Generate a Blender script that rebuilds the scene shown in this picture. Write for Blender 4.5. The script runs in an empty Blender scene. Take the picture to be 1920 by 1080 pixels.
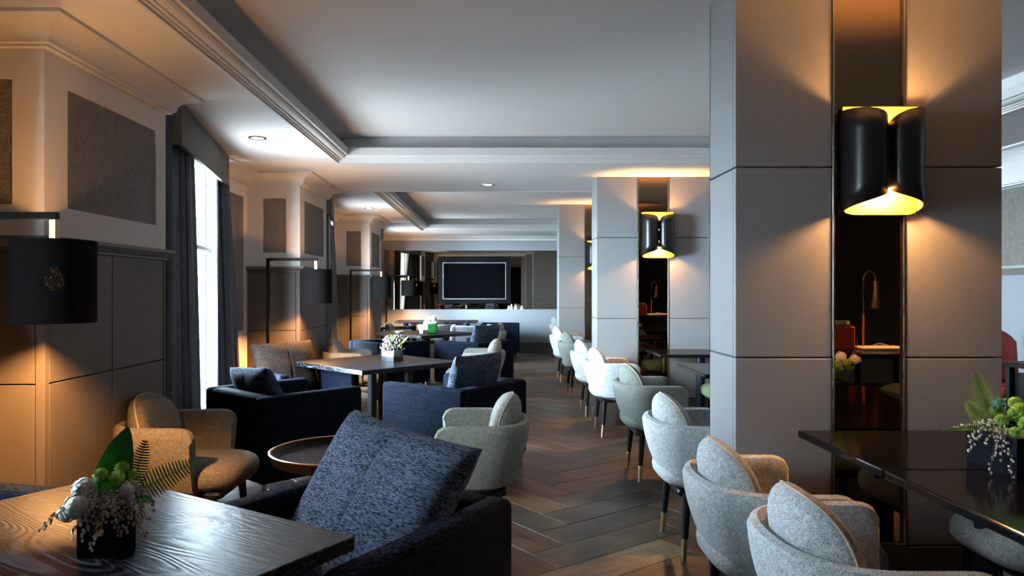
import bpy, bmesh, math, random
from math import sin, cos, pi, radians
from mathutils import Vector, Matrix

random.seed(7)
sc = bpy.context.scene
col = sc.collection

# ------------------------------------------------------------------ camera, sky, exposure
cam_d = bpy.data.cameras.new('camera')
cam = bpy.data.objects.new('camera', cam_d)
col.objects.link(cam)
cam.location = (0, 0, 1.4)
cam.rotation_euler = (pi / 2, 0, 0)
cam_d.sensor_width = 36
cam_d.lens = 1350 / 1920 * 36
cam_d.shift_x = 33 / 1920
cam_d.shift_y = 3 / 1920
cam_d.clip_start = 0.05
cam_d.clip_end = 200
sc.camera = cam

world = bpy.data.worlds.new('daylight')
sc.world = world
world.use_nodes = True
wn = world.node_tree.nodes
wl = world.node_tree.links
wn.clear()
w_out = wn.new('ShaderNodeOutputWorld')
w_bg = wn.new('ShaderNodeBackground')
w_bg.inputs['Strength'].default_value = 430.0
w_tc = wn.new('ShaderNodeTexCoord')
w_sep = wn.new('ShaderNodeSeparateXYZ')
w_ramp = wn.new('ShaderNodeValToRGB')
w_map = wn.new('ShaderNodeMapRange')
w_map.inputs['From Min'].default_value = -0.3
w_map.inputs['From Max'].default_value = 0.6
wl.new(w_tc.outputs['Generated'], w_sep.inputs[0])
wl.new(w_sep.outputs['Z'], w_map.inputs['Value'])
wl.new(w_map.outputs[0], w_ramp.inputs[0])
w_ramp.color_ramp.elements[0].position = 0.08
w_ramp.color_ramp.elements[0].color = (0.10, 0.11, 0.12, 1)
w_ramp.color_ramp.elements[1].position = 0.34
w_ramp.color_ramp.elements[1].color = (0.68, 0.85, 1.0, 1)
wl.new(w_ramp.outputs[0], w_bg.inputs['Color'])
wl.new(w_bg.outputs[0], w_out.inputs[0])

sc.view_settings.view_transform = 'Standard'
sc.view_settings.look = 'None'
sc.view_settings.exposure = -0.42
sc.view_settings.gamma = 1.0
sc.view_settings.use_curve_mapping = False
sc.cycles.use_denoising = True
sc.cycles.max_bounces = 8
sc.cycles.diffuse_bounces = 4
sc.cycles.glossy_bounces = 4
sc.cycles.transmission_bounces = 6
sc.cycles.transparent_max_bounces = 10
sc.cycles.sample_clamp_indirect = 6.0
sc.cycles.caustics_reflective = False
sc.cycles.caustics_refractive = False

SCONCE_W = 250.0
LAMP_W = 330.0
WARM = (1.0, 0.46, 0.14)


# ------------------------------------------------------------------ materials
def new_mat(name):
    m = bpy.data.materials.new(name)
    m.use_nodes = True
    nt = m.node_tree
    b = nt.nodes['Principled BSDF']
    return m, nt, b


def nd(nt, kind, **kw):
    n = nt.nodes.new(kind)
    for k, v in kw.items():
        if k in n.inputs:
            n.inputs[k].default_value = v
        else:
            setattr(n, k, v)
    return n


def coords(nt, scale=(1, 1, 1), src='Object', rot=(0, 0, 0)):
    tc = nd(nt, 'ShaderNodeTexCoord')
    mp = nd(nt, 'ShaderNodeMapping')
    mp.inputs['Scale'].default_value = scale
    mp.inputs['Rotation'].default_value = rot
    nt.links.new(tc.outputs[src], mp.inputs['Vector'])
    return mp.outputs['Vector']


def ramp(nt, fac, stops):
    r = nd(nt, 'ShaderNodeValToRGB')
    e = r.color_ramp.elements
    e[0].position, e[0].color = stops[0][0], (*stops[0][1], 1)
    e[1].position, e[1].color = stops[-1][0], (*stops[-1][1], 1)
    for p, c in stops[1:-1]:
        x = e.new(p)
        x.color = (*c, 1)
    nt.links.new(fac, r.inputs[0])
    return r.outputs[0]


def bump(nt, b, height, strength, dist=0.002):
    bp = nd(nt, 'ShaderNodeBump', Strength=strength, Distance=dist)
    nt.links.new(height, bp.inputs['Height'])
    nt.links.new(bp.outputs[0], b.inputs['Normal'])


def plain(name, c, rough=0.6, metal=0.0, spec=0.5, noise=0.04, nscale=30, bmp=0.05):
    m, nt, b = new_mat(name)
    v = coords(nt)
    n = nd(nt, 'ShaderNodeTexNoise', Scale=nscale, Detail=3.0)
    nt.links.new(v, n.inputs['Vector'])
    c0 = tuple(max(0, x * (1 - noise)) for x in c)
    c1 = tuple(min(1, x * (1 + noise)) for x in c)
    nt.links.new(ramp(nt, n.outputs['Fac'], [(0.3, c0), (0.7, c1)]), b.inputs['Base Color'])
    b.inputs['Roughness'].default_value = rough
    b.inputs['Metallic'].default_value = metal
    b.inputs['Specular IOR Level'].default_value = spec
    if bmp:
        bump(nt, b, n.outputs['Fac'], bmp)
    return m


def tweed(name, c0, c1, scale=300, stretch=(1, 1, 1), strength=0.6, rough=0.95, spec=0.12):
    """Woven cloth: two coloured yarns."""
    m, nt, b = new_mat(name)
    v = coords(nt, stretch)
    n = nd(nt, 'ShaderNodeTexNoise', Scale=scale, Detail=1.5, Roughness=0.6)
    nt.links.new(v, n.inputs['Vector'])
    n2 = nd(nt, 'ShaderNodeTexNoise', Scale=scale * 0.16, Detail=2.0)
    nt.links.new(v, n2.inputs['Vector'])
    add = nd(nt, 'ShaderNodeMath', operation='MULTIPLY_ADD')
    add.inputs[1].default_value = 0.25
    nt.links.new(n2.outputs['Fac'], add.inputs[0])
    nt.links.new(n.outputs['Fac'], add.inputs[2])
    mid = tuple((a + d) / 2 for a, d in zip(c0, c1))
    nt.links.new(ramp(nt, add.outputs[0], [(0.50, c0), (0.62, mid), (0.75, c1)]), b.inputs['Base Color'])
    b.inputs['Roughness'].default_value = rough
    b.inputs['Specular IOR Level'].default_value = 0.04 if 'navy' in name else spec
    bump(nt, b, n.outputs['Fac'], strength, 0.0015)
    return m


def grain(name, c0, c1, rough=0.3, scale=1.0, line=(0.42, 0.6), coord='Object', bmp=0.15, spec=0.5, stretch=(1, 9, 9)):
    m, nt, b = new_mat(name)
    v = coords(nt, tuple(s * scale for s in stretch), coord)
    n = nd(nt, 'ShaderNodeTexNoise', Scale=3.0, Detail=6.0, Roughness=0.6, Distortion=0.4)
    nt.links.new(v, n.inputs['Vector'])
    w = nd(nt, 'ShaderNodeTexWave', Scale=1.6, Distortion=7.0, Detail=3.0)
    w.inputs['Detail Scale'].default_value = 1.2
    w.bands_direction = 'Y'
    nt.links.new(v, w.inputs['Vector'])
    mx = nd(nt, 'ShaderNodeMath', operation='MULTIPLY')
    nt.links.new(n.outputs['Fac'], mx.inputs[0])
    nt.links.new(w.outputs['Fac'], mx.inputs[1])
    nt.links.new(ramp(nt, mx.outputs[0], [(line[0] * 0.5, c0), (line[1], c1)]), b.inputs['Base Color'])
    b.inputs['Roughness'].default_value = rough
    b.inputs['Specular IOR Level'].default_value = spec
    bump(nt, b, mx.outputs[0], bmp, 0.001)
    return m


def oak_figure(name, c0, c1):
    """Black stained oak with pale open cathedral grain."""
    m, nt, b = new_mat(name)
    v = coords(nt, (0.55, 2.6, 2.6))
    n = nd(nt, 'ShaderNodeTexNoise', Scale=1.6, Detail=2.0, Roughness=0.45, Distortion=0.3)
    nt.links.new(v, n.inputs['Vector'])
    mul = nd(nt, 'ShaderNodeMath', operation='MULTIPLY')
    mul.inputs[1].default_value = 260.0
    nt.links.new(n.outputs['Fac'], mul.inputs[0])
    sn = nd(nt, 'ShaderNodeMath', operation='SINE')
    nt.links.new(mul.outputs[0], sn.inputs[0])
    v2 = coords(nt, (10, 160, 160))
    f = nd(nt, 'ShaderNodeTexNoise', Scale=1.0, Detail=3.0, Roughness=0.7)
    nt.links.new(v2, f.inputs['Vector'])
    ma = nd(nt, 'ShaderNodeMath', operation='MULTIPLY_ADD')
    ma.inputs[1].default_value = 0.28
    nt.links.new(sn.outputs[0], ma.inputs[0])
    nt.links.new(f.outputs['Fac'], ma.inputs[2])
    nt.links.new(ramp(nt, ma.outputs[0], [(0.55, c0), (0.66, tuple(x * .35 for x in c1)), (0.82, c1)]), b.inputs['Base Color'])
    b.inputs['Roughness'].default_value = 0.30
    b.inputs['Specular IOR Level'].default_value = 0.25
    bump(nt, b, ma.outputs[0], 0.5, 0.0012)
    return m


def emit(name, c, s):
    m, nt, b = new_mat(name)
    b.inputs['Base Color'].default_value = (*c, 1)
    b.inputs['Emission Color'].default_value = (*c, 1)
    b.inputs['Emission Strength'].default_value = s
    return m


M = {}
M['ceiling'] = plain('ceiling_paint', (0.85, 0.86, 0.87), 0.9, noise=0.01, bmp=0)
M['plaster'] = plain('cream_plaster', (0.84, 0.81, 0.78), 0.75, noise=0.01, bmp=0)
M['crown'] = plain('crown_paint', (0.78, 0.77, 0.76), 0.6, noise=0.01, bmp=0)
M['panel'] = plain('grey_lacquer_panel', (0.24, 0.24, 0.25), 0.42, noise=0.03, nscale=60, spec=0.35)
M['panel_core'] = plain('dark_joint', (0.05, 0.05, 0.05), 0.7)
M['wain'] = plain('taupe_wainscot', (0.100, 0.082, 0.068), 0.55, noise=0.03, nscale=60, spec=0.25)
M['wain_rail'] = plain('taupe_rail', (0.105, 0.092, 0.08), 0.5)
M['linen'] = tweed('grey_linen_wallpaper', (0.13, 0.115, 0.105), (0.25, 0.225, 0.205), 170, (1, 1, 1), 0.25)
M['plinth'] = plain('dark_plinth', (0.07, 0.055, 0.05), 0.25, spec=0.5)
M['wallpaint'] = plain('grey_wall_paint', (0.30, 0.31, 0.33), 0.7, noise=0.02, bmp=0)
M['lightwall'] = plain('pale_grey_upholstered_wall', (0.23, 0.245, 0.27), 0.5, noise=0.03)
M['darkwall'] = plain('dark_timber_wall', (0.03, 0.022, 0.018), 0.5)
M['bronze_trim'] = plain('bronze_strip', (0.42, 0.36, 0.31), 0.25, 1.0, noise=0.02)
M['brass'] = plain('brushed_brass', (0.72, 0.55, 0.33), 0.28, 1.0, noise=0.04, nscale=120)
M['antique_brass'] = plain('antique_brass', (0.42, 0.31, 0.18), 0.42, 1.0, noise=0.04)
M['black_bronze'] = plain('blackened_bronze', (0.006, 0.005, 0.004), 0.6, 0.0, spec=0.12)
M['chrome'] = plain('chrome', (0.75, 0.72, 0.70), 0.15, 1.0, noise=0.01, bmp=0)
M['silver'] = plain('silver_bezel', (0.75, 0.75, 0.77), 0.3, 0.9, noise=0.01, bmp=0)
M['black_metal'] = plain('black_metal', (0.005, 0.006, 0.008), 0.33, 0.0, spec=0.45)
M['black_wood'] = plain('black_lacquered_wood', (0.006, 0.006, 0.007), 0.4, spec=0.25)
M['column_steel'] = plain('blue_black_steel', (0.02, 0.03, 0.05), 0.35, 0.5)
M['gold_in'] = plain('gold_leaf_inside', (0.80, 0.50, 0.035), 0.5, 0.0, noise=0.04)
M['tweed_light'] = tweed('pale_grey_tweed', (0.15, 0.165, 0.175), (0.60, 0.61, 0.61), 420)
M['tweed_green'] = tweed('grey_green_tweed', (0.09, 0.095, 0.085), (0.24, 0.25, 0.225), 420)
M['tweed_brown'] = tweed('brown_tweed', (0.065, 0.06, 0.05), (0.20, 0.18, 0.15), 420)
M['tweed_beige'] = tweed('beige_tweed', (0.15, 0.145, 0.125), (0.42, 0.41, 0.36), 420)
M['green_cloth'] = tweed('sage_green_cloth', (0.07, 0.09, 0.05), (0.14, 0.17, 0.09), 220)
M['piping'] = plain('tan_piping', (0.38, 0.31, 0.24), 0.9)
M['navy'] = tweed('navy_slub_fabric', (0.0008, 0.0013, 0.0028), (0.011, 0.016, 0.030), 60, (1, 1, 7), 0.5)
M['navy_cushion'] = tweed('navy_slub_cushion', (0.006, 0.008, 0.014), (0.092, 0.112, 0.155), 60, (1, 1, 7), 0.5)
M['brown_cushion'] = tweed('charcoal_slub_cushion', (0.006, 0.004, 0.004), (0.040, 0.026, 0.020), 60, (1, 1, 7), 0.5)
M['grey_leather'] = plain('blue_grey_leather', (0.24, 0.27, 0.31), 0.4, noise=0.05)
M['red_leather'] = plain('red_leather', (0.30, 0.035, 0.02), 0.35)
M['curtain'] = tweed('charcoal_curtain', (0.035, 0.038, 0.044), (0.13, 0.135, 0.15), 400, (1, 1, 1), 0.2, 0.8)
M['pelmet'] = plain('taupe_pelmet_cloth', (0.10, 0.09, 0.075), 0.8)
M['tabletop'] = oak_figure('black_stained_oak', (0.002, 0.002, 0.003), (0.042, 0.042, 0.052))
M['tabletop_plain'] = grain('black_oak_smooth', (0.003, 0.003, 0.0035), (0.010, 0.010, 0.011), 0.13, 1.0, (0.35, 0.7), bmp=0.06, spec=0.18, stretch=(2, 20, 20))
M['tray_wood'] = grain('dark_tray_wood', (0.004, 0.0035, 0.003), (0.022, 0.016, 0.012), 0.4, 1.0, (0.3, 0.6), stretch=(3, 24, 24), spec=0.1)
M['screen'] = plain('tv_screen_glass', (0.002, 0.002, 0.003), 0.12, spec=0.15, bmp=0)
M['tv_frame'] = plain('black_tv_panel', (0.004, 0.004, 0.005), 0.4, spec=0.1, bmp=0)
M['wrap_leaf'] = plain('wrapped_leaf_green', (0.03, 0.16, 0.03), 0.5)
M['leaf'] = grain('glossy_green_leaf', (0.02, 0.20, 0.03), (0.06, 0.36, 0.06), 0.35, 4, (0.3, 0.7))
M['fern'] = plain('fern_green', (0.13, 0.28, 0.05), 0.6, noise=0.3)
M['fern_dark'] = plain('dark_fern_green', (0.03, 0.10, 0.03), 0.6, noise=0.3)
M['mum'] = plain('lime_green_petals', (0.42, 0.66, 0.13), 0.7, noise=0.25, nscale=90)
M['white_petal'] = plain('white_petals', (0.82, 0.82, 0.80), 0.6, noise=0.05)
M['bud'] = plain('cream_buds', (0.62, 0.55, 0.46), 0.6, noise=0.3, nscale=120)
M['heather'] = plain('dusky_heather', (0.24, 0.205, 0.20), 0.7, noise=0.4, nscale=60)
M['stem'] = plain('red_brown_stem', (0.10, 0.045, 0.03), 0.6)
M['succulent'] = plain('blue_green_succulent', (0.12, 0.30, 0.20), 0.5, noise=0.15)
M['black_glass'] = plain('black_vase_glass', (0.006, 0.007, 0.012), 0.08, spec=0.6, bmp=0)
M['porcelain'] = plain('white_porcelain', (0.80, 0.80, 0.78), 0.2, noise=0.01, bmp=0)
M['copper'] = plain('copper', (0.60, 0.28, 0.14), 0.3, 1.0)
M['bulb'] = emit('warm_bulb', (1.0, 0.62, 0.25), 25.0)
M['heat_bulb'] = emit('heat_bulb', (1.0, 0.60, 0.25), 30.0)
M['spot_glow'] = emit('downlight_glow', (1.0, 0.93, 0.82), 18.0)
M['ground'] = plain('joint_glint_base', (0.34, 0.31, 0.27), 0.5)  # pale slab under the planks, paints the reflected glint along their joints
M['paper'] = plain('ivory_paper', (0.75, 0.68, 0.55), 0.7)


def mirror_mat(name, c, rough=0.02):
    m, nt, b = new_mat(name)
    b.inputs['Metallic'].default_value = 1.0
    b.inputs['Roughness'].default_value = rough
    b.inputs['Base Color'].default_value = (*c, 1)
    return m


M['bronze_mirror'] = mirror_mat('bronze_mirror', (0.30, 0.20, 0.12), 0.015)
M['grey_mirror'] = mirror_mat('antique_mirror', (0.42, 0.36, 0.29), 0.012)


def glass_mat(name, c=(1, 1, 1), thin=True):
    m, nt, b = new_mat(name)
    g = nd(nt, 'ShaderNodeBsdfGlossy', Roughness=0.02)
    t = nd(nt, 'ShaderNodeBsdfTransparent')
    t.inputs[0].default_value = (*c, 1)
    mix = nd(nt, 'ShaderNodeMixShader')
    lw = nd(nt, 'ShaderNodeLayerWeight', Blend=0.35)
    mu = nd(nt, 'ShaderNodeMath', operation='MULTIPLY')
    mu.inputs[1].default_value = 0.5
    nt.links.new(lw.outputs['Fresnel'], mu.inputs[0])
    nt.links.new(mu.outputs[0], mix.inputs[0])
    nt.links.new(t.outputs[0], mix.inputs[1])
    nt.links.new(g.outputs[0], mix.inputs[2])
    nt.links.new(mix.outputs[0], nt.nodes['Material Output'].inputs[0])
    return m


M['glass'] = glass_mat('clear_glass', (0.96, 0.98, 0.97))
M['vase_glass'] = glass_mat('vase_glass', (0.80, 0.92, 0.84))

# black lampshade cloth with a very slightly open weave
m, nt, b = new_mat('black_shade_cloth')
b.inputs['Base Color'].default_value = (0.008, 0.007, 0.007, 1)
b.inputs['Roughness'].default_value = 0.9
b.inputs['Specular IOR Level'].default_value = 0.05
v = coords(nt, (260, 260, 420))
n = nd(nt, 'ShaderNodeTexNoise', Scale=1.0, Detail=1.0)
nt.links.new(v, n.inputs['Vector'])
gt = nd(nt, 'ShaderNodeMapRange')
gt.inputs['From Min'].default_value = 0.52
gt.inputs['From Max'].default_value = 0.75
gt.inputs['To Max'].default_value = 0.18
nt.links.new(n.outputs['Fac'], gt.inputs['Value'])
tr = nd(nt, 'ShaderNodeBsdfTransparent')
mix = nd(nt, 'ShaderNodeMixShader')
nt.links.new(gt.outputs[0], mix.inputs[0])
nt.links.new(b.outputs[0], mix.inputs[1])
nt.links.new(tr.outputs[0], mix.inputs[2])
nt.links.new(mix.outputs[0], nt.nodes['Material Output'].inputs[0])
M['shade'] = m

# floor planks
FLOOR_MATS = []
for k, (c0, c1) in enumerate([((0.030, 0.015, 0.008), (0.135, 0.068, 0.038)),
                              ((0.036, 0.019, 0.011), (0.155, 0.084, 0.048)),
                              ((0.030, 0.021, 0.014), (0.115, 0.080, 0.052)),
                              ((0.036, 0.017, 0.009), (0.15, 0.070, 0.038)),
                              ((0.022, 0.016, 0.012), (0.085, 0.062, 0.045)),
                              ((0.070, 0.045, 0.028), (0.30, 0.200, 0.120))]):
    m, nt, b = new_mat('oak_plank_tone_%d' % k)
    tc = nd(nt, 'ShaderNodeTexCoord')
    mp = nd(nt, 'ShaderNodeMapping')
    mp.inputs['Scale'].default_value = (1.2, 14, 1)
    nt.links.new(tc.outputs['UV'], mp.inputs['Vector'])
    n = nd(nt, 'ShaderNodeTexNoise', Scale=4.0, Detail=7.0, Roughness=0.65, Distortion=0.5)
    nt.links.new(mp.outputs[0], n.inputs['Vector'])
    mp2 = nd(nt, 'ShaderNodeMapping')
    mp2.inputs['Scale'].default_value = (1.0, 2.5, 1)
    nt.links.new(tc.outputs['UV'], mp2.inputs['Vector'])
    n2 = nd(nt, 'ShaderNodeTexNoise', Scale=3.0, Detail=3.0)
    nt.links.new(mp2.outputs[0], n2.inputs['Vector'])
    mu = nd(nt, 'ShaderNodeMath', operation='MULTIPLY')
    nt.links.new(n.outputs['Fac'], mu.inputs[0])
    nt.links.new(n2.outputs['Fac'], mu.inputs[1])
    nt.links.new(ramp(nt, mu.outputs[0], [(0.14, c0), (0.42, c1)]), b.inputs['Base Color'])
    b.inputs['Roughness'].default_value = 0.42
    b.inputs['Specular IOR Level'].default_value = 0.28
    bump(nt, b, n.outputs['Fac'], 0.25, 0.0015)
    FLOOR_MATS.append(m)


# ------------------------------------------------------------------ mesh builder
class MB:
    def __init__(self):
        self.bm = bmesh.new()

    def _merge(self, t, xf=None):
        if xf is not None:
            t.transform(xf)
        me = bpy.data.meshes.new('tmp')
        t.to_mesh(me)
        t.free()
        self.bm.from_mesh(me)
        bpy.data.meshes.remove(me)
        return self

    def box(self, x0, x1, y0, y1, z0, z1, bev=0.0, seg=2, xf=None):
        t = bmesh.new()
        bmesh.ops.create_cube(t, size=1)
        for v in t.verts:
            v.co = Vector((x0 + (v.co.x + .5) * (x1 - x0), y0 + (v.co.y + .5) * (y1 - y0), z0 + (v.co.z + .5) * (z1 - z0)))
        if bev > 0:
            bmesh.ops.bevel(t, geom=t.edges[:], offset=bev, segments=seg, affect='EDGES', profile=0.5)
        return self._merge(t, xf)

    def prism(self, pts, z0, z1, xf=None, bev=0.0):
        t = bmesh.new()
        a = [t.verts.new((p[0], p[1], z0)) for p in pts]
        b_ = [t.verts.new((p[0], p[1], z1)) for p in pts]
        n_ = len(pts)
        t.faces.new(a[::-1])
        t.faces.new(b_)
        for i in range(n_):
            t.faces.new((a[i], a[(i + 1) % n_], b_[(i + 1) % n_], b_[i]))
        bmesh.ops.recalc_face_normals(t, faces=t.faces[:])
        if bev > 0:
            bmesh.ops.bevel(t, geom=t.edges[:], offset=bev, segments=2, affect='EDGES', profile=0.5)
        return self._merge(t, xf)

    def sweep(self, profile, path, closed=False, xf=None):
        """profile: (d, z) pairs; path: list of (x, y, nx, ny, mitre) points; placed at p + n*d."""
        t = bmesh.new()
        rings = []
        for (x, y, nx, ny) in path:
            rings.append([t.verts.new((x + nx * d, y + ny * d, z)) for d, z in profile])
        k = len(profile)
        rng = range(len(rings)) if closed else range(len(rings) - 1)
        for i in rng:
            a, b_ = rings[i], rings[(i + 1) % len(rings)]
            for j in range(k):
                t.faces.new((a[j], a[(j + 1) % k], b_[(j + 1) % k], b_[j]))
        if not closed:
            t.faces.new(rings[0])
            t.faces.new(rings[-1][::-1])
        bmesh.ops.recalc_face_normals(t, faces=t.faces[:])
        return self._merge(t, xf)

    def cyl(self, x, y, z0, z1, r0, r1=None, seg=24, xf=None, bev=0.0):
        r1 = r0 if r1 is None else r1
        return self.lathe([(r0, z0), (r1, z1)], x, y, seg, xf)

    def lathe(self, prof, x=0, y=0, seg=32, xf=None, cap=True):
        t = bmesh.new()
        rings = []
        for r, z in prof:
            rings.append([t.verts.new((x + r * cos(2 * pi * i / seg), y + r * sin(2 * pi * i / seg), z)) for i in range(seg)])
        for a, b_ in zip(rings, rings[1:]):
            for i in range(seg):
                t.faces.new((a[i], a[(i + 1) % seg], b_[(i + 1) % seg], b_[i]))
        if cap:
            t.faces.new(rings[0][::-1])
            t.faces.new(rings[-1])
        bmesh.ops.recalc_face_normals(t, faces=t.faces[:])
        return self._merge(t, xf)

    def tube(self, pts, r, seg=8, r_end=None, xf=None):
        t = bmesh.new()
        pts = [Vector(p) for p in pts]
        rings = []
        up = Vector((0, 0, 1))
        for i, p in enumerate(pts):
            d = (pts[min(i + 1, len(pts) - 1)] - pts[max(i - 1, 0)]).normalized()
            a = d.cross(up)
            if a.length < 1e-3:
                a = d.cross(Vector((1, 0, 0)))
            a.normalize()
            b_ = d.cross(a)
            rr = r if r_end is None else r + (r_end - r) * i / (len(pts) - 1)
            rings.append([t.verts.new(p + (a * cos(2 * pi * k / seg) + b_ * sin(2 * pi * k / seg)) * rr) for k in range(seg)])
        for a, b_ in zip(rings, rings[1:]):
            for i in range(seg):
                t.faces.new((a[i], a[(i + 1) % seg], b_[(i + 1) % seg], b_[i]))
        t.faces.new(rings[0][::-1])
        t.faces.new(rings[-1])
        bmesh.ops.recalc_face_normals(t, faces=t.faces[:])
        return self._merge(t, xf)

    def bar(self, a, b_, w, h):
        """square bar from a to b."""
        a, b_ = Vector(a), Vector(b_)
        d = b_ - a
        L = d.length
        q = d.to_track_quat('X', 'Z')
        return self.box(0, L, -w / 2, w / 2, -h / 2, h / 2, xf=Matrix.Translation(a) @ q.to_matrix().to_4x4())

    def grid(self, f, nu, nv, closed_u=False, closed_v=False, xf=None, recalc=False):
        t = bmesh.new()
        vs = [[t.verts.new(f(i / (nu if closed_u else nu - 1), j / (nv if closed_v else nv - 1))) for j in range(nv)] for i in range(nu)]
        for i in range(nu if closed_u else nu - 1):
            for j in range(nv if closed_v else nv - 1):
                q = (vs[i][j], vs[(i + 1) % nu][j], vs[(i + 1) % nu][(j + 1) % nv], vs[i][(j + 1) % nv])
                t.faces.new(q)
        if recalc:
            bmesh.ops.remove_doubles(t, verts=t.verts[:], dist=1e-5)
            bmesh.ops.recalc_face_normals(t, faces=t.faces[:])
        return self._merge(t, xf)

    def ball(self, c, r, sub=1, sc_=(1, 1, 1), rot=None):
        t = bmesh.new()
        bmesh.ops.create_icosphere(t, subdivisions=sub, radius=r)
        mt = Matrix.Translation(c)
        if rot is not None:
            mt = mt @ rot
        mt = mt @ Matrix.Diagonal((*sc_, 1))
        return self._merge(t, mt)

    def mesh(self, name, mat, smooth=False, mats=None):
        me = bpy.data.meshes.new(name)
        self.bm.to_mesh(me)
        self.bm.free()
        for mm in (mats or [mat]):
            me.materials.append(mm)
        if smooth:
            me.polygons.foreach_set('use_smooth', [True] * len(me.polygons))
            try:
                me.set_sharp_from_angle(angle=radians(38))
            except Exception:
                pass
        me.update()
        return me

    def obj(self, name, mat, parent=None, smooth=False, loc=None, rotz=None):
        o = bpy.data.objects.new(name, self.mesh(name, mat, smooth))
        col.objects.link(o)
        if parent is not None:
            o.parent = parent
        if loc is not None:
            o.location = loc
        if rotz is not None:
            o.rotation_euler.z = rotz
        return o


def struct(o):
    o['kind'] = 'structure'
    return o


def thing(name, label, cat, loc=(0, 0, 0), rotz=0, group=None):
    o = bpy.data.objects.new(name, None)
    o.empty_display_size = 0.1
    col.objects.link(o)
    o.location = loc
    o.rotation_euler = (0, 0, rotz)
    o['label'] = label
    o['category'] = cat
    if group:
        o['group'] = group
    return o


def tag(o, label, cat, group=None):
    o['label'] = label
    o['category'] = cat
    if group:
        o['group'] = group
    return o


KIDS = {}


def copy_tree(src, loc, rotz, label=None, group=None, swap=None, top=True):
    c = src.copy()
    col.objects.link(c)
    if top:
        c.location = loc
        c.rotation_euler = (0, 0, rotz)
        if label:
            c['label'] = label
        if group:
            c['group'] = group
    for ch in list(src.children):
        k = copy_tree(ch, None, None, swap=swap, top=False)
        k.parent = c
    if swap and c.type == 'MESH':
        for i, s in enumerate(c.material_slots):
            key = s.material.name if s.material else ''
            if key in swap:
                s.link = 'OBJECT'
                s.material = swap[key]
    return c


def light(name, kind, loc, energy, color, radius=0.03, parent=None, **kw):
    d = bpy.data.lights.new(name, kind)
    d.energy = energy
    d.color = color
    if kind in ('POINT', 'SPOT'):
        d.shadow_soft_size = radius
    for k, v_ in kw.items():
        setattr(d, k, v_)
    o = bpy.data.objects.new(name, d)
    col.objects.link(o)
    o.location = loc
    if parent is not None:
        o.parent = parent
    return o


# ------------------------------------------------------------------ room measures
YB = 15.8          # back wall
YN = -6.0          # wall behind the camera
XR = 4.3           # right wall
XL = -2.48         # left wall plane
SOF = 2.56         # soffit
COF = 2.79         # coffer ceiling
PIERS = [(-0.93, 0.22), (3.12, 4.27), (7.22, 8.35), (11.27, 12.36)]
XP = -1.95         # pier face

# floor -----------------------------------------------------------------
fl = struct(MB().box(-2.75, XR + 0.3, YN, YB + 0.2, -0.12, -0.003).obj('floor', M['ground']))
W, L = 0.24, 0.96
TH = radians(36)
ca, sa = cos(TH), sin(TH)
cells = []
for k in range(-90, 90):
    for mth in range(-16, 16):
        bx_, by_ = mth * L, -mth * L
        cells.append((k * W + bx_, k * W + by_, 0))
        cells.append((k * W + L + bx_, k * W + W - L + by_, 1))
planks = []
for (x, y, vert) in cells:
    w_, h_ = (W, L) if vert else (L, W)
    cx, cy = x + w_ / 2, y + h_ / 2
    wx, wy = cx * ca - cy * sa + 0.44, cx * sa + cy * ca + 4.29
    if -2.62 < wx < XR - 0.0 and 0.2 < wy < YB - 0.1:
        planks.append((wx, wy, TH + (pi / 2 if vert else 0)))


def in_view(p):
    x, y, _ = p
    px = 927 + 1350 * x / y
    py = 543 + 1350 * 1.4 / y
    return -60 < px < 1980 and py < 1200


def open_floor(p):
    x, y, _ = p
    return 0 if -0.9 < x < 1.6 else 1


planks.sort(key=lambda p: (not in_view(p), p[1] + 3 * open_floor(p)))
pm = []
for k in range(12):
    t = bmesh.new()
    uvl = t.loops.layers.uv.new('UVMap')
    bmesh.ops.create_cube(t, size=1)
    for v_ in t.verts:
        v_.co = Vector((v_.co.x * (L - 0.004), v_.co.y * (W - 0.004), v_.co.z * 0.012 - 0.006))
    bmesh.ops.bevel(t, geom=[e for e in t.edges if all(v_.co.z > -0.001 for v_ in e.verts)], offset=0.0015, segments=1, affect='EDGES')
    for f in t.faces:
        for lp in f.loops:
            lp[uvl].uv = (lp.vert.co.x + k * 3.7, lp.vert.co.y + k * 1.3)
    me = bpy.data.meshes.new('plank')
    t.to_mesh(me)
    t.free()
    me.materials.append(FLOOR_MATS[[0, 1, 2, 3, 4, 0, 1, 4, 2, 3, 0, 5][k]])
    pm.append(me)
for i, (x, y, r) in enumerate(planks[:300]):
    o = bpy.data.objects.new('plank', pm[random.choice([0, 1, 2, 3, 4, 5, 6, 7, 8, 9, 10, 0, 1, 2, 4, 6, 7, 8, 11]) if i != 9 else 11])
    col.objects.link(o)
    o.location = (x, y, random.uniform(-0.0006, 0.0006))
    o.rotation_euler.z = r + (pi if random.random() < .5 else 0)
    o.parent = fl
t = bmesh.new()
uvl = t.loops.layers.uv.new('UVMap')
for (x, y, r) in planks[300:]:
    cr, sr = cos(r), sin(r)
    a, b2 = L / 2 - 0.002, W / 2 - 0.002
    lo = []
    ofs = random.uniform(0, 40)
    for (u, v_) in ((-a, -b2), (a, -b2), (a, b2), (-a, b2)):
        lo.append((t.verts.new((x + u * cr - v_ * sr, y + u * sr + v_ * cr, -0.0005)), (u + ofs, v_ + ofs)))
    f = t.faces.new([q[0] for q in lo])
    f.material_index = random.randrange(5)
    for lp, q in zip(f.loops, lo):
        lp[uvl].uv = q[1]
me = bpy.data.meshes.new('plank_field')
t.to_mesh(me)
t.free()
for m_ in FLOOR_MATS[:5]:
    me.materials.append(m_)
o = bpy.data.objects.new('plank_field', me)
col.objects.link(o)
o.parent = fl
o['kind'] = 'stuff'

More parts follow.
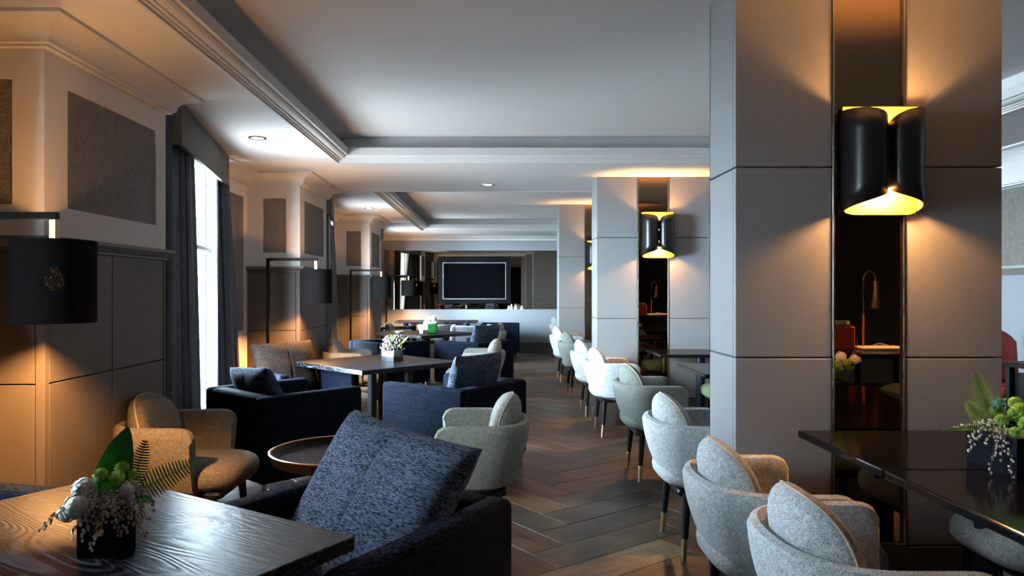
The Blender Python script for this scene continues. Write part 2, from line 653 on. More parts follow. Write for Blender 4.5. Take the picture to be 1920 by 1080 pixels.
# ceiling ----------------------------------------------------------------
c1 = (-1.445, 3.37, -3.0, 6.59)
c2 = (-1.445, 3.37, 8.51, 14.2)
mb = MB()
mb.box(-2.75, c1[0], YN, YB, SOF, SOF + .35)
mb.box(c1[1], XR + .2, YN, YB, SOF, SOF + .35)
for y0, y1 in ((YN, c1[2]), (c1[3], c2[2]), (c2[3], YB)):
    mb.box(c1[0], c1[1], y0, y1, SOF, SOF + .35)
for c in (c1, c2):
    mb.box(c[0], c[1], c[2], c[3], COF, COF + .12)
struct(mb.obj('ceiling', M['ceiling']))
PROF = [(0, 0), (0.018, 0), (0.018, 0.012), (0.034, 0.012), (0.038, 0.020), (0.052, 0.022), (0.056, 0.030),
        (0.074, 0.030), (0.090, 0.034), (0.104, 0.042), (0.110, 0.052), (0.130, 0.052), (0.130, 0.118), (0.0, 0.118)]
for n_, c in enumerate((c1, c2)):
    prof = [(d, SOF - 0.004 + z) for d, z in PROF]
    path = [(c[0], c[2], 1, 1), (c[1], c[2], -1, 1), (c[1], c[3], -1, -1), (c[0], c[3], 1, -1)]
    struct(MB().sweep(prof, path, closed=True).obj('trim_%d' % (n_ + 1), M['crown']))


def crown_profile(h=0.115, p=0.165):
    pr = [(0, SOF - h), (0.03, SOF - h), (0.03, SOF - h + .012), (0.045, SOF - h + .014)]
    for i in range(8):
        a = i / 7 * pi / 2
        pr.append((0.045 + (p - .045 - .018) * (1 - cos(a)), SOF - h + .016 + (h - .036) * sin(a)))
    pr += [(p - 0.01, SOF - .018), (p, SOF - .016), (p, SOF), (0, SOF)]
    return pr


# piers ------------------------------------------------------------------
PN = 0
for (y0, y1) in PIERS:
    PN += 1
    root = struct(MB().box(XL - .08, XP - .02, y0 + .02, y1 - .02, 0, SOF).obj('wall_pier_%d' % PN, M['panel_core']))
    # upper plaster faces with a framed opening for the linen panel
    zb, zt, p0, p1 = 1.60, SOF, 1.77, 2.315
    f = MB()
    # side face (x = XP)
    s0, s1 = y0 + .17, y1 - .12
    f.box(XP - .02, XP, y0, s0, zb, zt).box(XP - .02, XP, s1, y1, zb, zt)
    f.box(XP - .02, XP, s0, s1, zb, p0).box(XP - .02, XP, s0, s1, p1, zt)
    # near face (y = y0) and far face
    q0, q1 = XL + .16, XP - .14
    for (ya, yb) in ((y0, y0 + .02), (y1 - .02, y1)):
        f.box(XL - .08, q0, ya, yb, zb, zt).box(q1, XP - .02, ya, yb, zb, zt)
        f.box(q0, q1, ya, yb, zb, p0).box(q0, q1, ya, yb, p1, zt)
    f.obj('plaster_frame', M['plaster'], root)
    MB().box(XP - .02, XP - .008, s0, s1, p0, p1).obj('linen_panel', M['linen'], root)
    MB().box(q0, q1, y0 + .008, y0 + .02, p0, p1).obj('linen_panel', M['linen'], root)
    # crown
    pth = [(XL - .08, y0, 0, -1), (XP, y0, 1, -1), (XP, y1, 1, 1), (XL - .08, y1, 0, 1)]
    MB().sweep(crown_profile(), pth).obj('crown', M['crown'], root, smooth=False)
    # wainscot rail
    rp = [(-.02, 1.575), (0.012, 1.575), (0.012, 1.585), (0.022, 1.59), (0.045, 1.615), (0.045, 1.632), (-.02, 1.632)]
    MB().sweep(rp, pth).obj('rail', M['wain_rail'], root)
    # corner posts and panels
    MB().box(XP - .04, XP + .0, y0, y0 + .035, .12, 1.58, .003).obj('corner_post', M['wain'], root)
    MB().box(XP - .03, XP + .0, y1 - .025, y1, .12, 1.58, .003).obj('corner_post', M['wain'], root)
    ym = y0 + .56 * (y1 - y0) / 1.15
    for (a, b_) in ((y0 + .04, ym - .003), (ym + .003, y1 - .03)):
        for (za, zb_) in ((.12, .985), (.991, 1.575)):
            MB().box(XP - .02, XP - .002, a, b_, za, zb_, .002).obj('panel', M['wain'], root)
    for (za, zb_) in ((.12, .985), (.991, 1.575)):
        MB().box(XL - .07, XP - .045, y0 + .002, y0 + .02, za, zb_, .002).obj('panel', M['wain'], root)
    MB().box(XL - .08, XP + .012, y0 - .012, y1 + .012, 0, .12, .003).obj('skirting', M['plinth'], root)

# window bays --------------------------------------------------------------
bays = [(0.22, 3.12), (4.27, 7.22), (8.35, 11.27), (12.36, 15.8)]
CUR_LABELS = {}
for bi, (b0, b1) in enumerate(bays):
    dy = b0 - 4.27
    # angled glazed wall: from g0 to g1
    g0 = Vector((-2.08, b0 + .03))
    g1 = Vector((-2.08 - .205 * 2.07, b0 + 2.10))
    d = (g1 - g0)
    Lw = d.length
    ang = math.atan2(d.y, d.x)
    wroot = MB()
    xf = Matrix.Translation((g0.x, g0.y, 0)) @ Matrix.Rotation(ang, 4, 'Z')
    # jambs / head / mullions in local x along the glass
    for a in (0, Lw / 2 - .02, Lw - .04):
        wroot.box(a, a + .04, -.03, .03, .06, 2.5, .003, 1, xf)
    for z in (.0, 1.72, 2.46):
        wroot.box(0, Lw, -.03, .03, z, z + (.08 if z < .1 else .035), .003, 1, xf)
    wo = struct(wroot.obj('window_%d' % (bi + 1), M['crown']))
    for a in (.04, Lw / 2 + .02):
        for z0, z1 in ((.08, 1.72), (1.755, 2.46)):
            MB().box(a, a + Lw / 2 - .06, -.004, .004, z0, z1, xf=xf).obj('pane', M['glass'], wo)
    # daylight portal in the opening
    pl = light('daylight_portal', 'AREA', (g0.x + d.x / 2 - .04, g0.y + d.y / 2, 1.28), 1.0, (1, 1, 1), shape='RECTANGLE', size=Lw, size_y=2.45)
    nrm = Vector((d.y, -d.x, 0)).normalized()
    pl.rotation_euler = nrm.to_track_quat('-Z', 'Y').to_euler()
    pl.data.cycles.is_portal = True
    # walls around the glazing
    w = MB()
    w.prism([(g0.x - .08, g0.y - .05), (g0.x + .03, g0.y - .05), (g0.x + .03, g0.y), (g0.x - .08, g0.y)], 0, SOF)
    w.box(0, Lw, -.05, .05, 2.49, SOF, xf=xf)
    w.box(XL - .08, XL, b0 + 2.10, b1 + .02, 0, SOF)
    w.box(XL - .08, -2.385, b0 + 2.10, b0 + 2.135, 0, SOF)  # added return, blocks the bright glass showing behind the far curtain
    wl_ = struct(w.obj('wall_left_%d' % (bi + 1), M['plaster']))
    MB().box(XL, XL + .006, b0 + 2.22, b1 - .12, 1.0, 2.315, .002).obj('linen_panel', M['linen'], wl_)
    MB().sweep(crown_profile(), [(XL, b0 + 2.0, 1, 0), (XL, b1 - .0, 1, 0)]).obj('crown', M['crown'], wl_)
    # pelmet
    e0 = Vector((-1.931, b0 + .18))
    e1 = Vector((-1.98 - .206 * 1.56, b0 + .42 + 1.56))
    dd = e1 - e0
    Lp = dd.length
    xp = Matrix.Translation((e0.x, e0.y, 0)) @ Matrix.Rotation(math.atan2(dd.y, dd.x), 4, 'Z')
    where = ['beside the camera', 'behind the tan tub chair', 'second window along', 'by the far mirror wall'][bi]
    pm_ = thing('pelmet', 'taupe box pelmet over the %s window with charcoal curtains' % ['first', 'large bright', 'next', 'farthest'][bi], 'pelmet', (0, 0, 0))
    MB().box(0, Lp, -.0, .03, 2.296, 2.558, .004, 2, xp).obj('front_board', M['pelmet'], pm_)
    MB().box(0, .025, .03, .16, 2.296, 2.558, .003, 2, xp).obj('end_board', M['pelmet'], pm_)
    MB().box(Lp - .025, Lp, .03, .16, 2.296, 2.558, .003, 2, xp).obj('end_board', M['pelmet'], pm_)
    # curtains: pleated, wider at the hem
    def curtain(path_top, path_bot, label, seed, folds):
        rnd = random.Random(seed)
        ph = [rnd.uniform(0, 6) for _ in range(4)]

        def f(u, v_):
            z = 2.50 - v_ * 2.49
            k = v_ ** 0.8
            x0_ = path_top[0][0] + (path_top[1][0] - path_top[0][0]) * u
            y0_ = path_top[0][1] + (path_top[1][1] - path_top[0][1]) * u
            x1_ = path_bot[0][0] + (path_bot[1][0] - path_bot[0][0]) * u
            y1_ = path_bot[0][1] + (path_bot[1][1] - path_bot[0][1]) * u
            x, y = x0_ + (x1_ - x0_) * k, y0_ + (y1_ - y0_) * k
            a = u * folds * 2 * pi
            amp = .035 + .012 * sin(ph[0] + u * 9)
            x += amp * sin(a + ph[1] + .35 * sin(v_ * 3 + ph[2]) * v_) + .010 * sin(2.3 * a + ph[3])
            y += .018 * sin(2 * a + ph[3])
            return (x, y, z)
        m_ = MB().grid(f, folds * 14, 14)
        o_ = m_.obj('curtain', M['curtain'], None, smooth=True)
        md = o_.modifiers.new('thick', 'SOLIDIFY')
        md.thickness = 0.004
        tag(o_, label, 'curtain', 'charcoal pleated curtains')
        return o_
    nm = ['first window, the one before the first wall pier', 'bright window beside the tan tub chair', 'window behind the second arched floor lamp', 'window nearest the mirror wall'][bi]
    gx = (.70, 0, .30, .12)[bi]  # extra closing of the near curtain per bay, set to hold back daylight
    curtain([(-2.03, b0 + .10), (-2.15 - gx * .2, b0 + .78 + gx)], [(-2.03, b0 + .08), (-2.32 - min(gx, 0) * .2, b0 + 1.36 + min(gx, .32))], 'near charcoal pleated curtain of the ' + nm, bi * 2 + 1, 7)
    curtain([(-2.325, b0 + 1.62), (-2.37, b0 + 2.06)], [(-2.36, b0 + 1.74), (-2.30, b0 + 2.30)], 'far charcoal pleated curtain of the ' + nm, bi * 2 + 2, 5)

# outside closure behind piers already solid; wall behind camera, right wall, back wall
struct(MB().box(-3.3, XR + .3, YN - .2, YN, 0, COF).obj('wall_near', M['darkwall']))
struct(MB().box(-3.0, XL, YN, -0.9, 0, SOF).obj('wall_left', M['plaster']))
wr = struct(MB().box(XR, XR + .2, 1.6, YB, 0, COF).obj('wall_right', M['wallpaint']))
struct(MB().box(XR, XR + .2, YN, 1.6, 0, COF).obj('wall_right_service', M['darkwall']))
MB().box(XR - .012, XR, 1.6, YB, 1.60, 2.24).obj('linen_panel', M['linen'], wr)
MB().box(XR - .03, XR, 1.6, YB, 1.52, 1.575, .004).obj('rail', M['wain_rail'], wr)
MB().box(XR - .012, XR, 1.6, YB, .28, 1.51).obj('dado_panel', M['lightwall'], wr)
MB().sweep(crown_profile(.30, .17), [(XR, 1.6, -1, 0), (XR, YB, -1, 0)]).obj('crown', M['crown'], wr)
struct(MB().box(XR - .02, XR, 1.6, YB, 0, .24, .004).obj('baseboard_right', M['plinth']))

wb = struct(MB().box(-3.3, XR + .3, YB, YB + .2, 0, COF).obj('wall_back', M['wallpaint']))
MB().box(-2.5, XR - .02, YB - .10, YB, .24, .967, .006).obj('upholstered_dado', M['lightwall'], wb)
MB().sweep(crown_profile(.085, .17), [(XL, YB, 0, -1), (XR, YB, 0, -1)]).obj('crown', M['crown'], wb)
struct(MB().box(-2.5, XR, YB - .12, YB, 0, .24, .004).obj('baseboard_back', M['plinth']))
mx = thing('wall_mirror', 'wide bronze-tinted panelled mirror across the far wall', 'mirror', (0, YB, 0))
xs = [-2.40, -1.217, 0.352, 1.45, 2.6]
for a, b_ in zip(xs, xs[1:]):
    MB().box(a + .003, b_ - .003, -.02, -.004, .972, 2.255).obj('mirror_panel', M['grey_mirror'], mx)
for a in xs[1:-1]:
    MB().box(a - .004, a + .004, -.026, -.004, .972, 2.255).obj('joint_strip', M['bronze_trim'], mx)

tv = thing('television', 'large black wall television with a thin silver rim on the far mirror', 'television', (0, YB - .02, 0))
MB().box(-1.22, .348, -.10, -.006, 1.095, 2.125, .01).obj('surround_panel', M['tv_frame'], tv)
MB().box(-1.11, .238, -.104, -.10, 1.205, 1.975).obj('screen', M['screen'], tv)
f = MB()
f.box(-1.125, .253, -.115, -.10, 1.19, 1.205).box(-1.125, .253, -.115, -.10, 1.975, 1.99)
f.box(-1.125, -1.11, -.115, -.10, 1.205, 1.975).box(.238, .253, -.115, -.10, 1.205, 1.975)
f.obj('bezel', M['silver'], tv)

# pillars -----------------------------------------------------------------
pill = [(3.14, COF), (7.40, SOF), (11.73, COF)]
PX0, PX1, PD = 1.052, 2.214, 0.38
for n_, (y, top) in enumerate(pill):
    pr = struct(MB().box(PX0 + .012, PX1 - .012, y + .03, y + PD - .012, 0, top).obj('pillar_%d' % (n_ + 1), M['panel_core']))
    rows = [(.285, 1.100), (1.106, 1.931), (1.937, top)]
    for (za, zb_) in rows:
        for (xa, xb) in ((PX0, 1.472), (1.795, PX1)):
            MB().box(xa, xb, y, y + .031, za, zb_, .0025, 1).obj('panel', M['panel'], pr)
        MB().box(PX0, PX0 + .012, y + .033, y + PD, za, zb_, .0025, 1).obj('panel', M['panel'], pr)
        MB().box(PX1 - .012, PX1, y + .033, y + PD, za, zb_, .0025, 1).obj('panel', M['panel'], pr)
        MB().box(PX0, PX1, y + PD - .012, y + PD, za, zb_, .0025, 1).obj('panel', M['panel'], pr)
    MB().box(1.484, 1.783, y + .012, y + .028, .292, top).obj('mirror_strip', M['bronze_mirror'], pr)
    for xa in (1.474, 1.783):
        MB().box(xa, xa + .010, y - .004, y + .028, .285, top, .001, 1).obj('metal_strip', M['bronze_trim'], pr)
    MB().box(1.484, 1.783, y - .003, y + .012, .284, .292).obj('metal_strip', M['bronze_trim'], pr)
    MB().box(PX0 - .004, PX1 + .004, y - .004, y + PD + .004, 0, .28, .003).obj('plinth', M['plinth'], pr)


# wall sconces ---------------------------------------------------------------
def make_sconce():
    t = thing('wall_sconce', '', 'wall lamp')
    R = .083
    H0, H1 = -.225, .225

    def front(u):
        # u 0..1 across: outer left edge -> cusp -> outer right edge
        if u <= .5:
            a = u / .5
            ang_ = pi * (1 - a * .93)
            return (-R * 0.98 + R * cos(ang_), -R * 1.45 * sin(ang_) ** .8 - 0.02 * a)
        p = front(1 - u)
        return (-p[0], p[1])

    def zz(u, v_):
        k = 1 - abs(u - .5) * 2          # 0 at the outer edges, 1 at the cusp
        dt = .080 * (.2 * k + .25 * k * k + .55 * k ** 6)
        db = .012 + .095 * (.75 * k ** .8 + .25 * k ** 4)
        return H0 + db + v_ * (H1 - H0 - db - dt)

    def fo(u, v_):
        x, y = front(u)
        return (x, y, zz(u, v_))
    n1 = MB().grid(fo, 57, 6)
    s = n1.obj('shade', M['black_metal'], t, smooth=True)
    md = s.modifiers.new('thick', 'SOLIDIFY')
    md.thickness = .003
    md.offset = 1 

    def fi(u, v_):
        x, y = front(u)
        return (x * .975, y + .004, zz(u, v_) + (.0 if 0 else 0))
    g = MB().grid(fi, 57, 6)
    g.obj('gold_lining', M['gold_in'], t, smooth=True)
    MB().prism([(-.162, H0 + .03), (-.150, H0 + .008), (-.12, H0), (.12, H0), (.150, H0 + .008), (.162, H0 + .03), (.162, H1 + .018), (-.162, H1 + .018)], .004, .012, xf=Matrix.Rotation(pi / 2, 4, 'X')).obj('back_plate', M['gold_in'], t)
    MB().box(-.03, .03, -.004, .030, -.05, .05).obj('wall_mount', M['black_metal'], t)
    for z in (.06, -.06):
        MB().lathe([(.006, z - .03), (.018, z - .012), (.02, z), (.016, z + .018), (.005, z + .03)], 0, -.052, 14).obj('bulb', M['bulb'], t, smooth=True)
        light('sconce_lamp', 'POINT', (0, -.052, z + (.055 if z > 0 else -.055)), SCONCE_W / 2, WARM, .03, t)
    return t


sc0 = make_sconce()
slab = ['black folded-metal wall sconce with gold inside on the nearest pillar',
        'black folded-metal wall sconce with gold inside on the second pillar',
        'black folded-metal wall sconce with gold inside on the third, farthest pillar']
for i, (y, top) in enumerate(pill):
    loc = (1.675, y - .004, 1.95)
    if i == 0:
        sc0.location = loc
        sc0['label'] = slab[0]
        sc0['group'] = 'wall sconces on the pillars'
    else:
        copy_tree(sc0, loc, 0, slab[i], 'wall sconces on the pillars')


# arched floor lamps ------------------------------------------------------------
def make_lamp():
    t = thing('floor_lamp', '', 'floor lamp')
    # origin at the foot of the pole, arm goes towards +x
    MB().box(-.12, .12, -.10, .10, 0, .02, .004).obj('base', M['antique_brass'], t)
    MB().box(-.014, .014, -.014, .014, .02, 1.705, .002, 1).obj('pole', M['black_bronze'], t)
    MB().box(.014, .478, -.014, .014, 1.677, 1.705, .002, 1).obj('arm', M['black_bronze'], t)
    MB().box(.450, .478, -.014, .014, 1.50, 1.677, .002, 1).obj('drop_rod', M['antique_brass'], t)
    X = .464
    MB().lathe([(.148, 0), (.150, .002), (.150, .322), (.148, .324), (.146, .322), (.146, .002), (.148, 0)], X, 0, 64, cap=False).obj('shade', M['shade'], t, smooth=True, loc=(0, 0, 1.27))
    f_ = MB()
    for k in range(3):
        a = k * 2 * pi / 3
        f_.bar((X, 0, 1.585), (X + .146 * cos(a), .146 * sin(a), 1.585), .004, .004)
    f_.obj('shade_spider', M['antique_brass'], t)
    MB().lathe([(.012, 1.49), (.018, 1.47), (.034, 1.445), (.034, 1.425), (.022, 1.40), (.006, 1.39)], X, 0, 16).obj('bulb', M['bulb'], t, smooth=True)
    light('floor_lamp_glow', 'SPOT', (X, 0, 1.378), LAMP_W * .80, WARM, .035, t, spot_size=radians(172), spot_blend=.25)
    light('floor_lamp_glow', 'POINT', (X, 0, 1.515), LAMP_W * .42, WARM, .02, t)
    return t


lamp0 = make_lamp()
ll = ['arched brass floor lamp with black drum shade by the nearest wall pier',
      'arched brass floor lamp with black drum shade by the second wall pier',
      'arched brass floor lamp with black drum shade by the third wall pier',
      'arched brass floor lamp with black drum shade standing before the mirror wall']
for i, (x, y) in enumerate(((-2.20, 2.84), (-2.18, 6.93), (-2.18, 10.92), (-2.26, 15.05))):
    if i == 0:
        lamp0.location = (x, y, 0)
        lamp0['label'] = ll[0]
        lamp0['group'] = 'arched floor lamps'
    else:
        copy_tree(lamp0, (x, y, 0), 0, ll[i], 'arched floor lamps')

# downlights ----------------------------------------------------------------------
dl = thing('downlight', 'round recessed downlight in the soffit above the bright window', 'downlight', (-1.81, 5.50, SOF), 0, 'ceiling downlights')
MB().lathe([(.048, -.002), (.050, -.006), (.066, -.006), (.068, -.001), (.048, -.0005)], 0, 0, 32).obj('ring', M['chrome'], dl, smooth=True)
MB().lathe([(.0465, -.004), (.0465, -.001)], 0, 0, 24).obj('lens', M['spot_glow'], dl)
light('downlight_beam', 'SPOT', (0, 0, -.02), 18, (1, .9, .78), .04, dl, spot_size=1.7, spot_blend=.8)
for x, y, lb in ((-.07, 7.95, 'round recessed downlight in the beam between the two ceiling coffers'),
                 (-1.78, 10.25, 'round recessed downlight in the soffit by the third wall pier'),
                 (-1.83, 13.5, 'round recessed downlight in the soffit nearest the mirror wall')):
    copy_tree(dl, (x, y, SOF), 0, lb, 'ceiling downlights')


# tub chairs ------------------------------------------------------------------------
def tub_chair(fab, label):
    t = thing('tub_chair', label, 'chair')
    XB, XA, HW = -.33, .17, .325

    def plan(u):
        # arm front (-y side) -> back -> arm front (+y side)
        s = u * 2 - 1
        a_ = abs(s)
        sg = 1 if s >= 0 else -1
        if a_ > .62:
            k = (a_ - .62) / .38
            x = -.03 + k * (XA + .03)
            return Vector((x, sg * HW * (1 - .0 * k))), Vector((0, sg))
        th = a_ / .62 * pi / 2
        e = .80
        x = -.03 + (XB + .03) * abs(cos(th)) ** e
        y = HW * abs(sin(th)) ** e
        nrm_ = Vector((-(cos(th) + .02), sin(th) * .93)).normalized()
        return Vector((x, sg * y)), Vector((nrm_.x, sg * nrm_.y))

    NU, TH_ = 61, .062
    ZB, ZT = .345, .712

    def shell(u, v_):
        p, nr = plan(u)
        end = min(u, 1 - u)
        ef = max(0.0, 1 - end / .075)     # 1 at the arm front
        ztop = ZT - .055 * (1 - math.sqrt(max(0, 1 - ef ** 2)))
        th = TH_ * (1 - .0)
        # closed profile loop
        q = v_ * 20
        r = th / 2
        back = 1 - min(1, abs(u * 2 - 1) / .75)
        def taper(z):
            k_ = (z - ZB) / (ZT - ZB)
            return (1 - k_) ** 1.9 * (.055 + .075 * back) + (.035 if k_ < .02 else 0) + .022 * max(0, 1 - k_ * 9)
        if q < 9:
            z = ZB + (ztop - r - ZB) * (q / 8.999)
            o_ = 0.0
        elif q < 13:
            a_ = (q - 9) / 4 * pi
            z = ztop - r + r * sin(a_) * .9
            o_ = -r + r * cos(a_)
        else:
            k2 = (q - 13) / 7
            z = ztop - r - (ztop - r - ZB - .02) * k2
            o_ = -th
        o_ -= taper(z)
        c_ = p + nr * o_
        if ef > 0 and q >= 0:
            c_.x -= 0.02 * ef * (abs(o_ + th / 2 + taper(z)) / (th / 2)) ** 3
        return (c_.x, c_.y, z)
    mb_ = MB()
    tt = bmesh.new()
    NV = 21
    vs = [[tt.verts.new(shell(i / (NU - 1), j / (NV - 1))) for j in range(NV)] for i in range(NU)]
    for i in range(NU - 1):
        for j in range(NV - 1):
            tt.faces.new((vs[i][j], vs[i + 1][j], vs[i + 1][j + 1], vs[i][j + 1]))
        tt.faces.new((vs[i][NV - 1], vs[i + 1][NV - 1], vs[i + 1][0], vs[i][0]))
    for row in (vs[0], vs[-1]):
        tt.faces.new(row)
    # underside pan closing the bottom
    ring = [vs[i][0] for i in range(NU)]
    tt.faces.new(ring)
    bmesh.ops.recalc_face_normals(tt, faces=tt.faces[:])
    mb_._merge(tt)
    so = mb_.obj('shell', fab, t, smooth=True)

    # seat
    def seat(u, v_):
        a_ = u * 2 * pi
        lat = (v_ - .5) * pi
        cx_, cy_ = cos(a_), sin(a_)
        e = .55
        hx, hy = .315, .255
        px = hx * math.copysign(abs(cx_) ** e, cx_)
        py = hy * math.copysign(abs(cy_) ** e, cy_)
        k = abs(cos(lat)) ** .35
        z = .43 + .075 * math.copysign(abs(sin(lat)) ** .8, sin(lat))
        # flatten towards the middle
        return (.045 + px * k, py * k, z + .012 * (1 - k))
    MB().grid(seat, 48, 13, closed_u=True, recalc=True).obj('seat', fab, t, smooth=True)
    MB().box(-.20, .27, -.21, .21, .325, .37, .02).obj('seat_frame', M['black_wood'], t)

    # back cushion: squashed superellipse leaning on the back
    def pil(u, v_):
        a_ = u * 2 * pi
        cx_, cz_ = cos(a_), sin(a_)
        e = .82
        y = .215 * math.copysign(abs(cx_) ** e, cx_)
        z = .195 * math.copysign(abs(cz_) ** e, cz_)
        lat = (v_ - .5) * pi
        k = abs(cos(lat)) ** .55
        thk = .070 * sin(lat)
        yy = y * k
        bend = -.55 * yy * yy * 3.0
        return (thk - bend * .0 + 1.15 * yy * yy, yy, z * k)
    xf = Matrix.Translation((-.195, 0, .645)) @ Matrix.Rotation(radians(-13), 4, 'Y')
    cu = MB().grid(pil, 44, 13, closed_u=True, xf=xf, recalc=True).obj('back_cushion', fab, t, smooth=True)
    pts = []
    for i in range(45):
        p = Vector(pil(i / 44, .5))
        pts.append(xf @ p)
    MB().tube(pts, .0045, 6).obj('piping', M['piping'], cu, smooth=True)
    # legs with brass ferrules
    for (x, y, sx) in ((-.165, -.22, -1), (-.165, .22, -1), (.235, -.22, 1), (.235, .22, 1)):
        sy = -1 if y < 0 else 1
        top = Vector((x - sx * .012, y - sy * .012, .345))
        bot = Vector((x + sx * .014, y + sy * .014, 0))
        mid = bot + (top - bot) * (.118 / .345)
        lg = MB().tube([top, mid], .0235, 14, r_end=.0165).obj('leg', M['black_wood'], t, smooth=True)
        MB().tube([mid, bot], .0168, 14, r_end=.0135).obj('ferrule', M['brass'], lg, smooth=True)
    return t


tub0 = tub_chair(M['tweed_light'], '')
G1 = 'tub chairs in a row along the aisle by the pillars'
row = [
    (1.085, 2.06, 'L', 0, 'x'),
    (1.06, 2.72, 'L', 0, 'pale grey tweed tub chair just before the nearest pillar, second in the aisle row'),
    (1.15, 3.93, 'L', 0, 'pale grey tweed tub chair partly behind the nearest pillar, showing two brass-tipped legs'),
    (1.235, 5.47, 'G', 0, 'grey-green tweed tub chair, darkest of the row, just past the nearest pillar'),
    (1.20, 7.04, 'L', 0, 'pale grey tweed tub chair directly in front of the second pillar'),
    (1.19, 8.16, 'L', 0, 'whitish tweed tub chair just behind the second pillar, fifth from the nearest pillar'),
    (1.18, 9.65, 'G', 0, 'grey-green tweed tub chair between the second and third pillars'),
    (1.18, 11.1, 'L', 0, 'pale grey tweed tub chair at the corner of the third pillar'),
    (1.46, 14.9, 'G', 0, 'pale tub chair against the far mirror wall beyond the last pillar')]
row[2] = (*row[2][:4], 'pale grey tweed tub chair beside the nearest pillar, brass tips of both back legs visible')
row[0] = (*row[0][:4], 'pale grey tweed tub chair frontmost in the aisle row, cut off by the bottom edge')
swapG = {'pale_grey_tweed': M['tweed_green']}
swapB = {'pale_grey_tweed': M['tweed_beige']}
for i, (x, y, k, r, lb) in enumerate(row):
    if i == 0:
        tub0.location = (x, y, 0)
        tub0.rotation_euler.z = r
        tub0['label'] = lb
        tub0['group'] = G1
    else:
        copy_tree(tub0, (x, y, 0), r, lb, G1, swap=swapG if k == 'G' else None)
G2 = 'tan tub chairs facing the lounge tables'
for (x, y, r, lb) in (
        (-1.66, 3.88, 0, 'tan tweed tub chair beside the nearest wall pier, seat open to the tray table'),
        (-.135, 3.93, pi, 'beige tweed tub chair seen from behind, standing behind the big navy cushion'),
        (-1.60, 8.15, 0, 'tan tweed tub chair by the second wall pier, lit gold by the lamp'),
        (-.20, 8.25, pi, 'beige tweed tub chair behind the navy armchair with the upright cushion'),
        (-1.60, 12.35, 0, 'tan tweed tub chair by the third, farthest wall pier'),
        (-.12, 12.2, pi, 'beige tweed tub chair near the far tables, white cushion against its back'),
        (-1.20, 14.40, pi / 2, 'tub chair with its curved back to us at the long far table')):
    copy_tree(tub0, (x, y, 0), r, lb, G2, swap={'pale_grey_tweed': M['tweed_brown']} if y < 3.9 else swapB)
G3 = 'chairs across the right tables'
for (x, y, lb, mt) in (
        (2.20, 2.78, 'grey tweed tub chair under the far side of the black right-hand table', 'tweed_light'),
        (2.20, 2.02, 'sage green tub chair across the nearest right-hand table', 'green_cloth'),
        (2.25, 5.62, 'sage green tub chair across the table behind the nearest pillar', 'green_cloth'),
        (2.35, 6.85, 'sage green tub chair across the table at the second pillar', 'green_cloth')):
    copy_tree(tub0, (x, y, 0), pi, lb, G3, swap={'pale_grey_tweed': M[mt]})


# navy armchairs --------------------------------------------------------------------
def navy_chair(fab, label):
    """Faces +x; origin at the footprint centre."""
    t = thing('lounge_armchair', label, 'armchair')
    D, Wd, TK = .40, .40, .10
    outer = [(D, -Wd), (D, Wd), (-D, Wd), (-D, -Wd)]
    MB().box(-D, D, Wd - TK, Wd, .13, .70, .028, 4).obj('arm', fab, t, smooth=True)
    MB().box(-D, D, -Wd, -Wd + TK, .13, .70, .028, 4).obj('arm', fab, t, smooth=True)
    MB().box(-D, -D + .12, -Wd + TK - .012, Wd - TK + .012, .13, .70, .028, 4).obj('backrest', fab, t, smooth=True)
    MB().box(-D + .11, D - .01, -Wd + TK - .002, Wd - TK + .002, .14, .30, .012, 2).obj('seat_base', fab, t, smooth=True)
    MB().box(-D + .12, D + .01, -Wd + TK + .002, Wd - TK - .002, .30, .435, .035, 4).obj('seat_cushion', fab, t, smooth=True)
    for x in (-.36, .36):
        for y in (-.36, .36):
            MB().box(x - .012, x + .012, y - .012, y + .012, 0, .13, .002, 1).obj('leg', M['chrome'], t)
    return t


nav0 = navy_chair(M['navy'], '')
G4 = 'navy slub lounge armchairs'


def place_nav(x, y, ang_, lb, first=False, swap=None, grp=G4):
    if first:
        nav0.location = (x, y, 0)
        nav0.rotation_euler.z = ang_
        nav0['label'] = lb
        nav0['group'] = grp
        return nav0
    return copy_tree(nav0, (x, y, 0), ang_, lb, grp, swap=swap)


def from_back_corner(cx, cy, face):
    """centre of a chair whose two back corners... given mid of back edge and facing angle."""
    return cx + .40 * cos(face), cy + .40 * sin(face)


# foreground chair: back right corner (.068,2.42), faces down-left towards the oak table
fa = radians(180 + 58)
ax, ay = (.068 + .40 * (-cos(radians(-32)))), (2.42 + .40 * (-sin(radians(-32))))
x, y = ax + .40 * cos(fa), ay + .40 * sin(fa)
D1 = place_nav(x, y, fa, 'navy slub armchair in the foreground holding the biggest upright cushion', True)
# second: corner (-1.5,4.64), faces up-right
fb = radians(47)
x, y = -1.5 + .566 * cos(radians(92)), 4.64 + .566 * sin(radians(92))
D2 = place_nav(x, y, fb, 'navy slub armchair beside the bright window with a slumped grey-blue cushion')
# third: nearest corner (-.237,5.0)
fc = radians(143)
x3, y3 = -.30, 5.55
D3 = place_nav(x3, y3, fc, 'navy slub armchair right behind the beige tub chair, chrome foot on the aisle')
fd = radians(-43)
x4, y4 = -1.765, 6.42
D4 = place_nav(x4, y4, fd, 'navy slub armchair in front of the second wall pier with a wide dark brown cushion')
D5 = place_nav(-1.45, 9.92, radians(45), 'black-looking navy armchair in front of the flowered middle table, its back to us')
D6 = place_nav(-.28, 10.0, fc, 'navy slub armchair of the middle group with an upright navy cushion facing away')
D7 = place_nav(-1.98, 14.10, radians(88), 'low navy armchair at the far lounge table beside the third wall pier')
D8 = place_nav(.12, 14.98, radians(178), 'navy armchair at the far right of the last lounge table')
D9 = place_nav(-.45, 14.2, radians(91), 'blue-grey leather armchair with its back to us before the farthest table', swap={'navy_slub_fabric': M['grey_leather']})

